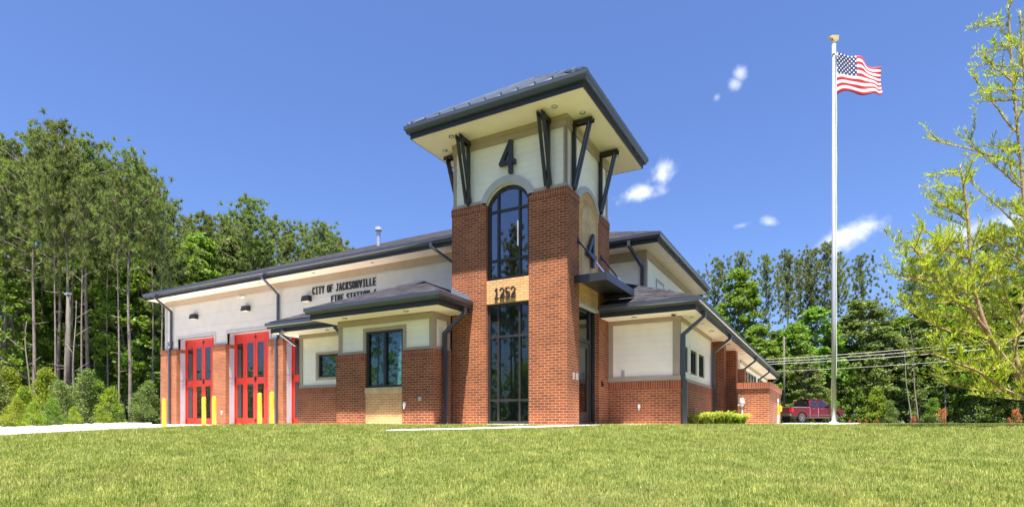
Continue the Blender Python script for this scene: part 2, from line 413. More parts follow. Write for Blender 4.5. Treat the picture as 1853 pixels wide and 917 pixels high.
# apron in front of the doors, running off left
sheet('concrete_apron',[(-9.95,.25),(-10.4,-.9),(-20,-4.6),(-45,-15),(-75,-22),(-75,-6),(-40,4.6),(-30,7),(-25.6,7),(-25.6,4.7),(-9.95,4.7)],M['conc'],-.02,.04,step=1.0)
def ribbon(name, pts, wid, mat, lift, **kw):
    pts=[Vector(p) for p in pts]; L=[];Rr=[]
    for i,p in enumerate(pts):
        d=(pts[min(i+1,len(pts)-1)]-pts[max(i-1,0)]).normalized(); n=Vector((-d.y,d.x))
        wv=wid*min(1,.35+.65*i/(.6*len(pts))); L.append(p+n*wv/2); Rr.append(p-n*wv/2)
    m=MB(); n=len(pts); K=4
    for i in range(n):
        for k in range(K+1):
            q=L[i].lerp(Rr[i],k/K); m.v.append((q.x,q.y,h(q.x,q.y)+lift))
    for i in range(n-1):
        for k in range(K):
            a=i*(K+1)+k; m.f.append((a,a+1,a+K+2,a+K+1)); m.m.append(0)
    return m.build(name,mat,kind='structure',**kw)
path=[]
ctrl=[(700,11.6),(740,11.8),(850,12.2),(940,12.7),(1010,13.2),(1060,13.9),(1095,14.8),(1110,15.6)]
for a,b in zip(ctrl[:-1],ctrl[1:]):
    for k in range(4):
        q=k/4; path.append(cw(a[0]*(1-q)+b[0]*q,a[1]*(1-q)+b[1]*q))
path.append((.75,1.9))
ribbon('curved_sidewalk',path,.6,M['conc'],.012)
sheet('walk_pad',[(.02,.5),(1.6,.5),(1.9,2.9),(.02,2.9)],M['conc'],.016)
sheet('gravel_strip',[(-9.9,-.2),(-7.2,-.2),(-7.2,-1.15),(-3.2,-1.15),(-3.1,-.4),(.4,-.4),(.4,.5),(-.2,.5),(-.2,.1),(-9.9,.4)],M['stone'],.008)
sheet('gravel_strip',[(1.9,2.55),(2.6,2.55),(2.6,8),(1.9,8)],M['stone'],.008)
sheet('gravel_strip',[(.05,2.6),(1.9,2.6),(1.9,3.1),(.05,3.1)],M['stone'],.022)
# pad by the screen wall and the parking lot behind
sheet('concrete_walk',[(2.6,7.2),(5.2,7.0),(6.2,9.0),(6.8,14),(7.2,40),(3.9,40),(3.9,12),(2.6,12)],M['conc'],.012,step=1.2)
sheet('parking_lot',[(-12,36),(16,33),(20,50),(-12,52)],M['asph'],.01,step=2)

# ------------------------------------------------------------------ the fire station
FS=empty('fire_station',(0,0,0),label='brick and cream fire station with slate roofs and square entrance tower',cat='building')
SPLIT=('wall','course','trim','pier','cap','jamb','band','casing','cable','frieze','louvre_panel','soffit_','pane')
def islands(m,tol=.03):
    par=list(range(len(m.v)))
    def find(a):
        while par[a]!=a: par[a]=par[par[a]]; a=par[a]
        return a
    for f in m.f:
        for q in f[1:]: par[find(q)]=find(f[0])
    bb={}
    for i,v in enumerate(m.v):
        r=find(i)
        if r in bb:
            for k in range(3): bb[r][0][k]=min(bb[r][0][k],v[k]); bb[r][1][k]=max(bb[r][1][k],v[k])
        else: bb[r]=[list(v),list(v)]
    ks=list(bb); grp={k:k for k in ks}
    def g(a):
        while grp[a]!=a: a=grp[a]
        return a
    for i,a in enumerate(ks):
        for b in ks[i+1:]:
            if all(bb[a][0][k]-tol<=bb[b][1][k] and bb[b][0][k]-tol<=bb[a][1][k] for k in range(3)): grp[g(b)]=g(a)
    out={}
    for fi,f in enumerate(m.f): out.setdefault(g(find(f[0])),[]).append(fi)
    res=[]
    for fl_ in out.values():
        n=MB(); mp={}
        for fi in fl_:
            for q in m.f[fi]:
                if q not in mp: mp[q]=len(n.v); n.v.append(m.v[q])
            n.f.append(tuple(mp[q] for q in m.f[fi])); n.m.append(m.m[fi])
        res.append(n)
    return res
def P(m,name,mats,parent=None,**kw):
    if any(name.endswith(q) for q in SPLIT):
        for n in islands(m): o=n.build(name,mats,parent or FS,**kw)
        return o
    return m.build(name,mats,parent or FS,**kw)

# --- tower brickwork
m=MB()
m.box(-3.44,-2.34,0,.32,-.3,5.67); m.box(-1.06,0,0,.32,-.3,5.67)
m.box(-.30,0,.32,.78,-.3,5.67); m.box(-.30,0,2.25,3.1,-.3,5.67)
m.box(-3.44,-3.14,.32,3.1,-.3,5.67); m.box(-3.14,-.30,2.8,3.1,-.3,5.67)
P(m,'tower_brick_wall',[M['brick']])
m=MB()
q=.012
m.box(-3.44-q,-2.34+.004,-q,.33,5.67,5.87); m.box(-1.06-.004,q,-q,.33,5.67,5.87)
m.box(-.31,q,.33,.784,5.67,5.87); m.box(-.31,q,2.246,3.1+q,5.67,5.87)
m.box(-3.44-q,-3.12,.33,3.1+q,5.67,5.87)
P(m,'tower_soldier_course',[M['soldier']])
m=MB()
m.box(-2.34,-1.06,.03,.2,3.17,3.79); m.box(-.2,-.03,.78,2.25,3.17,3.66)
P(m,'beige_brick_band',[M['beige']])
# upper blind arch panel on the right face
def arc(cx_,half,z0,rise,n=18):
    Rr=(half*half+rise*rise)/(2*rise); a0=math.asin(min(1,half/Rr)); 
    if rise>half: a0=math.pi-a0
    return [(cx_+Rr*math.sin(-a0+2*a0*i/n), z0+rise-Rr+Rr*math.cos(-a0+2*a0*i/n)) for i in range(n+1)]
yz=lambda a,b,d:(d,a,b); xz=lambda a,b,d:(a,d,b)
ya=1.515
pts=[(ya-.735,3.66),(ya+.735,3.66)]+arc(ya,.735,5.60,.58)[::-1]
m=MB(); m.prism(pts,yz,-.2,-.02); P(m,'beige_arch_panel',[M['beige']])
pts=[(ya-.50,3.70),(ya+.50,3.70)]+arc(ya,.50,5.45,.40)[::-1]
m=MB(); m.prism(pts,yz,-.03,-.012); P(m,'beige_inset_panel',[M['beige_diamond']])
# siding walls over the brick
zt=7.64; e=.05
m=MB()
xa=-1.70; inner=arc(xa,.64,5.80,.45,20); outer=arc(xa,.77,5.88,.57,20)
m.box(-3.44+e,inner[0][0],e,.25,5.87,zt); m.box(inner[-1][0],-e,e,.25,5.87,zt)
for a,b in zip(inner[:-1],inner[1:]):
    m.prism([a,b,(b[0],zt),(a[0],zt)],xz,e,.25)
m.box(-.25,-e,.25,3.1-e,5.87,zt); m.box(-3.39,-3.14,.25,3.05,5.87,zt); m.box(-3.14,-.25,2.85,3.05,5.87,zt)
P(m,'tower_siding_wall',[M['siding']])
# trims
def archtrim(pin,pout,fn,d0,d1):
    m=MB()
    n=min(len(pin),len(pout))
    for i in range(n-1): m.prism([pin[i],pin[i+1],pout[i+1],pout[i]],fn,d0,d1)
    return m
P(archtrim(arc(xa,.645,5.80,.46,20),arc(xa,.80,5.87,.60,20),xz,-.012,.12),'arch_trim',[M['trim_grey']])
P(archtrim(arc(ya,.74,5.60,.585,20),arc(ya,.86,5.87,.45,20),yz,.0,-.1),'arch_trim',[M['trim_grey']])
m=MB(); t_=.022
for x0,x1 in ((-3.46,-3.30),(-.16,.0)): m.box(x0+e,x1-e+.03,e-t_,e,5.95,7.40)
m.box(-e,-e+t_,e-t_,.14,5.95,7.40); m.box(-e,-e+t_,2.93,3.05,5.95,7.40)
m.box(-3.42,-2.49,e-t_-.03,e,5.872,5.95); m.box(-.91,-.02,e-t_-.03,e,5.872,5.95)
m.box(-e,-.0,e,.64,5.872,5.95); m.box(-e,-.0,2.4,3.05,5.872,5.95)
P(m,'tower_corner_trim',[M['trim']])
m=MB(); m.box(-3.44+e-.03,-e+.03,e-.045,e,7.36,7.637); m.box(-e,-e+.045,e,3.06,7.36,7.637)
m.box(-3.44+e-.05,-e+.05,e-.065,e-.045,7.52,7.637); m.box(-e+.045,-e+.065,e-.045,3.06,7.52,7.637)
P(m,'tower_frieze',[M['trim']])

# --- eaves
GPROF=[(0,0),(0,.10),(.02,.10),(.075,.105),(.085,.15),(.105,.19),(.125,.215),(.13,.225),(.13,.335),(.11,.335),(.105,.30),(.012,.30),(.012,.345),(-.02,.36),(-.02,0)]
def sweep(path, prof, closed, z0, mats=None):
    """path: list of xy with outward side on the left-hand normal n=(dy,-dx)"""
    m=MB(); n=len(path); off=[]
    def nrm(a,b):
        d=(Vector(b)-Vector(a)).normalized(); return Vector((d.y,-d.x))
    for i,p in enumerate(path):
        ns=[]
        if closed or i>0: ns.append(nrm(path[i-1],p))
        if closed or i<n-1: ns.append(nrm(p,path[(i+1)%n]))
        if len(ns)==2 and (ns[0]-ns[1]).length>1e-3: o=(ns[0]+ns[1])/(1+ns[0].dot(ns[1]))
        else: o=ns[0]
        off.append(o)
    k=len(prof)
    for p,o in zip(path,off):
        for (a,zz) in prof: m.v.append((p[0]+o.x*a,p[1]+o.y*a,z0+zz))
    for i in range(n if closed else n-1):
        j=(i+1)%n
        for q in range(k):
            r=(q+1)%k; m.f.append((i*k+q,j*k+q,j*k+r,i*k+r)); m.m.append(0)
    if not closed:
        m.f.append(tuple(range(k))); m.m.append(0); m.f.append(tuple(range((n-1)*k,n*k))[::-1]); m.m.append(0)
    return m
FAS=[(0,0),(0,.34),(-.02,.34),(-.02,0)]
GUT=[(.004,.13),(.075,.135),(.085,.165),(.095,.20),(.122,.222),(.13,.232),(.13,.325),(.118,.325),(.112,.24),(.012,.20),(.004,.325)]
def eave(path, closed, z0, roof):
    P(sweep(path,FAS,closed,z0),'fascia',[M['slate_d']],roof); P(sweep(path,GUT,closed,z0),'gutter',[M['slate']],roof)
def hip(name, x0,x1,y0,y1,z,p,mat,ridge='auto',thick=.03):
    """hip roof over a rectangle"""
    w_,d_=x1-x0,y1-y0; k=min(w_,d_)/2; zr=z+p*k
    if w_>=d_: a,b=(x0+k,y0+k,zr),(x1-k,y0+k,zr)
    else: a,b=(x0+k,y0+k,zr),(x0+k,y1-k,zr)
    c=[(x0,y0,z),(x1,y0,z),(x1,y1,z),(x0,y1,z)]
    m=MB()
    if w_>=d_: F=[(0,1,5,4),(1,2,5),(2,3,4,5),(3,0,4)]
    else: F=[(0,1,4),(1,2,5,4),(2,3,5),(3,0,4,5)]
    m.add(c+[a,b],F+[(3,2,1,0)])
    return P(m,name,[mat]),a,b
# tower roof
TX0,TX1,TY0,TY1=-4.21,.77,-.84,3.94
z=8.0
roof,a,b=hip('tower_roof',TX0-.05,TX1+.05,TY0-.05,TY1+.05,z-.01,.72,M['seam'])
eave([(TX0,TY0),(TX0,TY1),(TX1,TY1),(TX1,TY0)][::-1],True,7.64,roof)
m=MB(); m.box(TX0+.002,TX1-.002,TY0+.002,TY1-.002,7.64,7.70); P(m,'soffit',[M['soffit']],roof)
# standing seams
cxr,cyr=(TX0+TX1)/2,(TY0+TY1)/2
zb=z; hw=(TX1-TX0)/2+.05; hd=(TY1-TY0)/2+.05
for sgn in (-1,1):
    m=MB(); q_=TX0+.1
    while q_<TX1:
        yy=cyr+sgn*hd; run=min(hw-abs(q_-cxr),hd)
        if run>.05: m=MB(); m.beam((q_,yy,zb+.01),(q_,yy-sgn*run,zb+.72*run+.01),.045,.13); P(m,'standing_seam',[M['seam']],roof)
        q_+=.46
    m=MB(); q_=TY0+.1
    while q_<TY1:
        xx=cxr+sgn*hw; run=min(hd-abs(q_-cyr),hw)
        if run>.05: m=MB(); m.beam((xx,q_,zb+.01),(xx-sgn*run,q_,zb+.72*run+.01),.045,.13); P(m,'standing_seam',[M['seam']],roof)
        q_+=.46
m=MB()
for sx in (-1,1):
    for sy in (-1,1): m.beam((cxr+sx*hw,cyr+sy*hd,zb+.02),(cxr+sx*(hw-hd),cyr,zb+.72*hd+.03),.14,.05)
m.box(cxr-(hw-hd)-.05,cxr+(hw-hd)+.05,cyr-.05,cyr+.05,zb+.72*hd-.02,zb+.72*hd+.05)
P(m,'hip_cap',[M['seam']],roof)
# recessed lights in the soffit
def can(x,y,z,parent=FS):
    m=MB(); m.tube([(x,y,z-.004),(x,y,z+.02)],[.055,.055],12); o=P(m,'soffit_light',[M['led']],parent)
    m=MB(); m.tube([(x,y,z-.010),(x,y,z-.001)],[.085,.085],14); 
    r=MB(); n=16
    for i in range(n):
        a0,a1=2*math.pi*i/n,2*math.pi*(i+1)/n
        r.add([(x+ra*math.cos(t),y+ra*math.sin(t),zz) for ra,zz in ((.05,z-.012),(.075,z-.012),(.08,z-.001)) for t in (a0,a1)],[(0,1,3,2),(2,3,5,4)])
    P(r,'light_ring',[M['chrome']],o)
for x,y in ((-3.14,-.45),(-3.75,.1),(-.14,-.43),(.35,.15),(.35,2.75)): can(x,y,7.638)
# brackets
def bracket(base, out, up_z0=5.95, up_z1=7.60):
    """timber-look steel bracket; base = wall point, out = outward unit xy"""
    m=MB(); o=Vector((out[0],out[1],0)); s_=Vector((-out[1],out[0],0)); b=Vector((base[0],base[1],0))
    m.beam(b+o*.045+Vector((0,0,up_z0-.06)),b+o*.045+Vector((0,0,up_z1)),.10,.07,up=s_)
    for k in (-1,1):
        q=s_*.062*k
        m.beam(b+q+o*.0+Vector((0,0,up_z1-.05)),b+q+o*.56+Vector((0,0,up_z1-.05)),.035,.10)
        m.beam(b+q*1.05+o*.48+Vector((0,0,up_z1-.02)),b+q*1.05+o*.06+Vector((0,0,up_z0)),.037,.085,up=s_)
    m.beam(b-s_*.085+o*.47+Vector((0,0,up_z1-.06)),b+s_*.085+o*.47+Vector((0,0,up_z1-.06)),.05,.05)
    P(m,'bracket',[M['bronze']])
for x in (-2.89,-.5): bracket((x,e-.02),(0,-1))
for y in (.42,2.34): bracket((-e+.02,y),(1,0))
for y in (.42,2.6): bracket((-3.44+e-.02,y),(-1,0))

# --- stroke lettering
GL={'4':[[(.75,0),(.75,1),(.05,.32),(1,.32)]],'1':[[(.15,.8),(.5,1),(.5,0)],[(.15,0),(.85,0)]],
'2':[[(.08,.78),(.25,.96),(.6,1),(.88,.85),(.88,.62),(.08,.04),(.95,.04)]],
'5':[[(.88,.97),(.15,.97),(.12,.55),(.5,.62),(.85,.5),(.9,.25),(.7,.04),(.35,.0),(.08,.12)]],
'C':[[(.92,.82),(.7,.98),(.35,.98),(.1,.78),(.1,.22),(.35,.02),(.7,.02),(.92,.18)]],
'I':[[(.5,0),(.5,1)],[(.2,.98),(.8,.98)],[(.2,.02),(.8,.02)]],'T':[[(.5,0),(.5,1)],[(.05,.97),(.95,.97)]],
'Y':[[(.05,1),(.5,.5),(.95,1)],[(.5,.5),(.5,0)]],'O':[[(.5,.99),(.2,.93),(.08,.7),(.08,.3),(.2,.07),(.5,.01),(.8,.07),(.92,.3),(.92,.7),(.8,.93),(.5,.99)]],
'F':[[(.12,0),(.12,.97),(.9,.97)],[(.12,.52),(.75,.52)]],'J':[[(.35,.97),(.9,.97)],[(.65,1),(.65,.2),(.5,.03),(.25,.03),(.08,.18)]],
'A':[[(.05,0),(.5,1),(.95,0)],[(.22,.33),(.78,.33)]],'K':[[(.12,0),(.12,1)],[(.9,1),(.15,.45)],[(.38,.6),(.92,0)]],
'S':[[(.88,.84),(.65,.98),(.3,.98),(.1,.8),(.15,.6),(.8,.42),(.9,.22),(.7,.02),(.3,.02),(.08,.16)]],
'N':[[(.12,0),(.12,1),(.88,0),(.88,1)]],'V':[[(.05,1),(.5,0),(.95,1)]],'L':[[(.12,1),(.12,.03),(.9,.03)]],
'E':[[(.9,.97),(.12,.97),(.12,.03),(.9,.03)],[(.12,.52),(.78,.52)]],
'R':[[(.12,0),(.12,.97),(.65,.97),(.88,.85),(.88,.65),(.65,.52),(.12,.52)],[(.5,.52),(.92,0)]]}
def text3d(name,s,x0,z0,wch,hch,adv,th,fn,d0,d1,mat,parent=FS,space=None,label=None):
    m=MB(); x=x0; i=0
    for ch in s:
        if ch==' ': x+=space or adv*.75; continue
        for st in GL[ch]:
            for a,b in zip(st[:-1],st[1:]):
                A=Vector((x+a[0]*wch,z0+a[1]*hch)); B=Vector((x+b[0]*wch,z0+b[1]*hch)); d=(B-A).normalized(); A2=A-d*th*.42; B2=B+d*th*.42
                n=Vector((-d.y,d.x))*th/2; i+=1
                m.prism([tuple(A2-n),tuple(B2-n),tuple(B2+n),tuple(A2+n)],fn,d0,d1+(.0007*(i%5))*(1 if d1>d0 else -1))
        x+=adv
    o=P(m,name,[mat],parent,label=label); return o
text3d('numeral_four','4',-1.86,6.52,.40,.76,.5,.105,xz,0,-.09,M['bronze'],label='large dark 4 above the arched window')
yzr=lambda a,b,d:(d,a,b)
text3d('numeral_four','4',1.22,4.25,.52,.80,.5,.11,yz,.03,.10,M['black'],label='large dark 4 on the beige brick arch')
text3d('house_number','1252',-2.06,3.28,.125,.26,.165,.034,xz,.0,-.045,M['bronze'],label='dark 1252 on the beige brick band')
# --- tower windows
def framebox(m,x0,x1,z0,z1,t,d0,d1,fn='x',mi=0):
    """rectangular ring"""
    def bx(a0,a1,b0,b1):
        if fn=='x': m.box(a0,a1,d0,d1,b0,b1,mi)
        else: m.box(d0,d1,a0,a1,b0,b1,mi)
    bx(x0,x0+t,z0,z1); bx(x1-t,x1,z0,z1); bx(x0+t,x1-t,z0,z0+t); bx(x0+t,x1-t,z1-t,z1)
# lower window
win=MB(); framebox(win,-2.34,-1.06,.0,3.17,.075,.10,.20)
for x in (-2.02,-1.38): win.box(x-.025,x+.025,.095,.19,.075,3.095)
for zz in (.62,2.30): win.box(-2.265,-1.135,.105,.185,zz-.03,zz+.03)
W=P(win,'window',[M['bronze']],label='tall dark framed window at the foot of the tower')
m=MB(); m.box(-2.26,-1.14,.14,.148,.08,3.09); P(m,'pane',[M['glass']],W)
m=MB(); m.box(-2.34,-1.06,.05,.25,-.05,.0); P(m,'sill',[M['conc']],W)
# upper arched window
win=MB(); win.box(-2.34,-2.26,.10,.20,3.79,5.80); win.box(-1.14,-1.06,.10,.20,3.79,5.80); win.box(-2.26,-1.14,.10,.20,3.79,3.87)
ai=arc(xa,.56,5.80,.36,20); ao=arc(xa,.64,5.80,.45,20)
for i in range(20): win.prism([ai[i],ai[i+1],ao[i+1],ao[i]],xz,.10,.20)
for x,t2 in ((-2.02,6.03),(-1.38,6.03)): win.box(x-.028,x+.028,.095,.19,3.87,t2+.05)
for zz in (4.32,5.62): win.box(-2.26,-1.14,.105,.185,zz-.03,zz+.03)
W=P(win,'window',[M['bronze']],label='dark arched window high in the tower')
pp=[(-2.26,3.87),(-1.14,3.87)]+[(a,b) for a,b in ai[::-1]]
m=MB(); m.prism(pp,xz,.14,.148); P(m,'pane',[M['glass_up']],W)
# interior of the tower
m=MB(); m.box(-3.13,-.31,2.6,2.79,0,6.6); m.box(-3.13,-3.05,.33,2.6,0,6.6); m.box(-3.05,-.31,.4,2.6,6.45,6.55)
m.box(-3.05,-.31,.33,2.6,-.02,.01); m.box(-.40,-.31,.33,.75,0,6.4); m.box(-.40,-.31,2.28,2.6,0,6.4); m.box(-.40,-.31,.75,2.28,3.2,6.4)
P(m,'interior_wall',[M['int']])
def emis(name,c,s_):
    t=NT(name); t.b.inputs['Emission Color'].default_value=(*c,1); t.b.inputs['Emission Strength'].default_value=s_; t.b.inputs['Base Color'].default_value=(*c,1); return t.mat
M['lamp']=emis('lit_pendant',(1,.85,.6),2.2)
for x in (-2.05,-1.45):
    m=MB(); m.tube([(x,1.3,5.05),(x,1.3,5.75)],.045,12); o=P(m,'pendant_lamp',[M['lamp']]); 
    m=MB(); m.tube([(x,1.3,5.75),(x,1.3,6.46)],.008,6); P(m,'cord',[M['black']],o)
# --- entrance door on the right face
m=MB(); framebox(m,.78,2.25,0,3.17,.06,-.24,-.13,'y'); m.box(-.235,-.135,1.88,1.95,.06,3.11); m.box(-.235,-.135,.84,1.88,2.20,2.28)
DF=P(m,'door_frame',[M['bronze']])
m=MB(); framebox(m,.85,1.87,.03,2.19,.13,-.21,-.16,'y'); m.box(-.21,-.16,.98,1.74,.16,.32); 
D=P(m,'entrance_door',[M['bronze']])
m=MB(); m.box(-.19,-.182,.98,1.74,.3,2.07); P(m,'pane',[M['glass']],D)
m=MB(); m.tube([(-.16,1.0,.95),(-.09,1.0,.97),(-.09,1.0,1.25),(-.16,1.0,1.27)],.014,8); P(m,'handle',[M['black']],D)
m=MB(); m.box(-.19,-.182,.84,1.88,2.28,3.11); m.box(-.19,-.182,1.95,2.19,.06,3.11); P(m,'pane',[M['glass']],DF)
m=MB(); m.box(-.13,.0,.782,2.248,3.10,3.165); P(m,'lintel',[M['trim_grey']])
# canopy
m=MB(); m.box(.0,.87,.45,.47,3.55,3.75); m.box(.85,.87,.47,2.70,3.55,3.75); m.box(0,.87,2.70,2.72,3.55,3.75); m.box(0.002,.85,.47,2.70,3.66,3.69)
m.box(.60,.85,.47,2.70,3.60,3.66)
CN=P(m,'canopy',[M['black']])
for y,zz in ((.71,4.69),(2.42,4.69)):
    m=MB(); m.tube([(.02,y,zz),(.72,y-.02,3.78)],.022,10); m.box(.0,.03,y-.05,y+.05,zz-.08,zz+.08); P(m,'tie_rod',[M['black']],CN)
    m=MB(); m.tube([(.50,y-.01,4.066),(.72,y-.02,3.78)],.026,10); P(m,'rod_sleeve',[M['chrome']],CN)
# entry pads
for y in (.40,.62): m=MB(); m.box(.0,.03,y-.04,y+.04,1.12,1.3); P(m,'access_pad',[M['alum']])
m=MB(); m.box(0,.04,2.42,2.52,1.05,1.2); P(m,'entry_box',[M['bronze']])
# stepped flashing where the bay roof meets the tower
m=MB(); q=-2.86; zz=3.36
for k in range(8):
    m.box(q-.075,q,-.014,.0,zz-.12,zz+.10); q-=.075; zz+=.036
P(m,'step_flashing',[M['flash']])

# --- generic low walls
def siding_panel(x0,x1,y,z0,z1,face='y',th=.2,mat='siding'):
    m=MB()
    if face=='y': m.box(x0,x1,y,y+th,z0,z1)
    else: m.box(y-th,y,x0,x1,z0,z1)
    return P(m,'siding_wall',[M[mat]])
# bay: brick piers to 1.99, siding above, front y=-.81
B0,B1,BY=-7.0,-3.46,-.81
wl,wr=-5.87,-4.52
m=MB(); m.box(B0,wl,BY,BY+.3,-.3,1.79); m.box(wr,B1,BY,BY+.3,-.3,1.79); m.box(B1-.3,B1,BY+.3,-.0,-.3,1.79); m.box(B0,B0+.3,BY+.3,.3,-.3,1.79)
P(m,'bay_brick_wall',[M['brick']])
m=MB(); q=.012
m.box(B0-q,wl+.003,BY-q,BY+.31,1.79,1.99); m.box(wr-.003,B1+q,BY-q,BY+.31,1.79,1.99); m.box(B1-.3,B1+q,BY+.31,-.002,1.79,1.99); m.box(B0-q,B0+.3,BY+.31,.3,1.79,1.99)
P(m,'bay_soldier_course',[M['soldier']])
m=MB(); m.box(wl,wr,BY+.02,BY+.25,-.3,.85); P(m,'beige_brick_panel',[M['beige']])
m=MB(); m.box(wl,wr,BY-.005,BY+.25,.85,1.01); P(m,'beige_sill_course',[M['beige_soldier']])
y1=BY+.06
m=MB(); m.box(B0+.08,wl-.02,y1,y1+.15,1.99,2.97); m.box(wr+.02,B1-.05,y1,y1+.15,1.99,2.97); m.box(wl-.02,wr+.02,y1,y1+.15,2.66,2.97)
m.box(B1-.22,B1-.06,y1+.15,-.005,1.99,2.97); m.box(B0+.08,B0+.22,y1+.15,.4,1.99,2.97)
P(m,'siding_wall',[M['siding']])
m=MB(); f0=y1-.025
m.box(B0+.06,B0+.20,f0,y1,2.07,2.80); m.box(B1-.17,B1-.03,f0,y1,2.07,2.80); m.box(B1-.06,B1-.03,y1,y1+.12,2.07,2.80); m.box(B1-.06,B1-.03,-.14,-.01,2.07,2.80)
m.box(B0+.05,wl-.1,f0-.02,y1,1.992,2.07); m.box(wr+.1,B1-.01,f0-.02,y1,1.992,2.07); m.box(B1-.06,B1-.01,y1,-.01,1.992,2.07)
m.box(B0+.05,B1-.01,f0-.02,y1,2.80,2.967); m.box(B1-.06,B1-.01,y1,-.01,2.80,2.967)
m.box(wl-.10,wl-.0,f0-.006,y1,1.992,2.70); m.box(wr,wr+.10,f0-.006,y1,1.992,2.70); m.box(wl,wr,f0-.006,y1,2.60,2.70)
P(m,'bay_trim',[M['trim']])
win=MB(); framebox(win,wl+.01,wr-.01,1.01,2.60,.06,BY+.06,BY+.16); win.box(-5.235,-5.155,BY+.055,BY+.15,1.07,2.54)
W=P(win,'window',[M['bronze']],label='tall double window with blinds in the bay')
m=MB(); m.box(wl+.07,wr-.07,BY+.11,BY+.117,1.07,2.54); P(m,'pane',[M['glass_clear']],W)
m=MB(); zz=1.10
while zz<2.52:
    for x0,x1 in ((wl+.09,-5.25),(-5.14,wr-.09)):
        m.add([(x0,BY+.15,zz),(x1,BY+.15,zz),(x1,BY+.165,zz+.036),(x0,BY+.165,zz+.036)],[(0,1,2,3)])
        m.add([(x0,BY+.15,zz+.003),(x1,BY+.15,zz+.003),(x1,BY+.165,zz+.039),(x0,BY+.165,zz+.039)],[(3,2,1,0)])
    zz+=.05
P(m,'blind',[M['blind']],W)
m=MB(); m.box(wl,wr,BY+.26,BY+.28,.9,2.65); P(m,'interior_wall',[M['int_d']])
# left low wing: y=.3 wall from -9.95 to bay
LY=.3; L0=-9.93
m=MB(); m.box(L0,-7.0,LY,LY+.3,-.3,.99); m.box(L0,L0+.3,LY+.3,4.5,-.3,.99); P(m,'wing_brick_wall',[M['brick']])
m=MB(); m.box(L0-.012,-7.0,LY-.012,LY+.31,.99,1.16); m.box(L0-.012,L0+.31,LY+.31,4.5,.99,1.16); P(m,'wing_soldier_course',[M['soldier']])
y1=LY+.06; wx0,wx1=-9.02,-7.35
m=MB(); m.box(L0+.06,wx0,y1,y1+.15,1.16,2.97); m.box(wx1,-6.95,y1,y1+.15,1.16,2.97); m.box(wx0,wx1,y1,y1+.15,1.16,1.50); m.box(wx0,wx1,y1,y1+.15,2.26,2.97); m.box(L0+.06,L0+.2,y1+.15,4.5,1.16,2.97)
P(m,'siding_wall',[M['siding']])
m=MB(); f0=y1-.025
m.box(L0+.04,L0+.17,f0,y1,1.26,2.82); m.box(L0+.03,-7.0,f0-.02,y1,1.162,1.26); m.box(L0+.03,-7.0,f0-.02,y1,2.82,2.967)
m.box(wx0-.10,wx0,f0-.005,y1,1.42,2.32); m.box(wx0,wx1,f0-.005,y1,2.24,2.32); m.box(wx0,wx1,f0-.005,y1,1.42,1.50); m.box(wx1,wx1+.1,f0-.005,y1,1.42,2.32)
m.box(L0+.015,L0+.04,f0,4.5,2.82,2.967); m.box(L0+.02,L0+.06,f0,f0+.14,1.26,2.82)
P(m,'wing_trim',[M['trim']])
win=MB(); framebox(win,wx0,wx1,1.50,2.24,.055,y1+.02,y1+.1); W=P(win,'window',[M['bronze']],label='small window with blinds left of the bay')
m=MB(); m.box(wx0+.05,wx1-.05,y1+.06,y1+.067,1.55,2.19); P(m,'pane',[M['glass_clear']],W)
m=MB(); zz=1.58
while zz<2.18: m.box(wx0+.1,wx1-.08,y1+.10,y1+.11,zz,zz+.034); zz+=.05
P(m,'blind',[M['blind']],W)
m=MB(); m.box(wx0-.1,wx1+.1,y1+.2,y1+.22,1.3,2.5); P(m,'interior_wall',[M['int_d']])

# low roofs (pitch .44)
PT=.44
# bay roof: hip to the front, ridge running back
x0,x1,y0=-7.40,-2.87,-1.42; z=3.315; k=(x1-x0)/2; xm=(x0+x1)/2
m=MB(); g0=.06
m.add([(x0-g0,y0-g0,z),(x1+g0,y0-g0,z),(x1+g0,-.002,z),(x1+g0-(x1+g0+3.44),-.002,z+PT*(x1+g0+3.44)),(xm,y0-g0+k+g0,z+PT*(k+g0)),(xm,4.45,z+PT*(k+g0)),(x0-g0,4.45,z),(-3.441,4.45,z+PT*(x1+g0+3.441))],
      [(0,1,4),(1,2,3,4),(3,7,5,4),(0,4,5,6)])
ro=P(m,'bay_roof',[M['shingle']])
eave([(x0,.3),(x0,y0),(x1,y0),(x1,-.004)],False,2.97,ro)
m=MB(); m.box(x0+.002,x1-.002,y0+.002,-.81+.0,2.97,3.0); m.box(x0+.002,-7.0,-.81,.36,2.97,3.0); m.box(-3.52,x1-.002,-.81,-.004,2.97,3.0); P(m,'soffit',[M['soffit']],ro)
# left wing roof
x0,y0=-10.42,-.38; m=MB(); top=1.9
m.add([(x0-g0,y0-g0,z),(-7.42,y0-g0,z),(-7.42,y0+top,z+PT*(top+g0)),(x0+top,y0+top,z+PT*(top+g0)),(x0-g0,4.55,z),(x0+top,4.55,z+PT*(top+g0)),(-5,4.55,z+PT*(top+g0)),(-5,y0+top,z+PT*(top+g0)),(-7.42,4.55,z+PT*(top+g0))],
      [(0,1,2,3),(0,3,5,4),(3,7,6,5)])
ro=P(m,'wing_roof',[M['shingle']])
eave([(x0,4.5),(x0,y0),(-7.20,y0)],False,2.95,ro)
m=MB(); m.box(x0+.002,-7.0,y0+.002,.36,2.95,2.966); m.box(x0+.002,-9.9,.36,4.5,2.95,2.966); P(m,'soffit',[M['soffit']],ro)
for x,y in ((-4.1,-1.16),(-6.3,-1.16),(-7.15,-.5)): can(x,y,2.968)
can(-8.2,-.05,2.948)

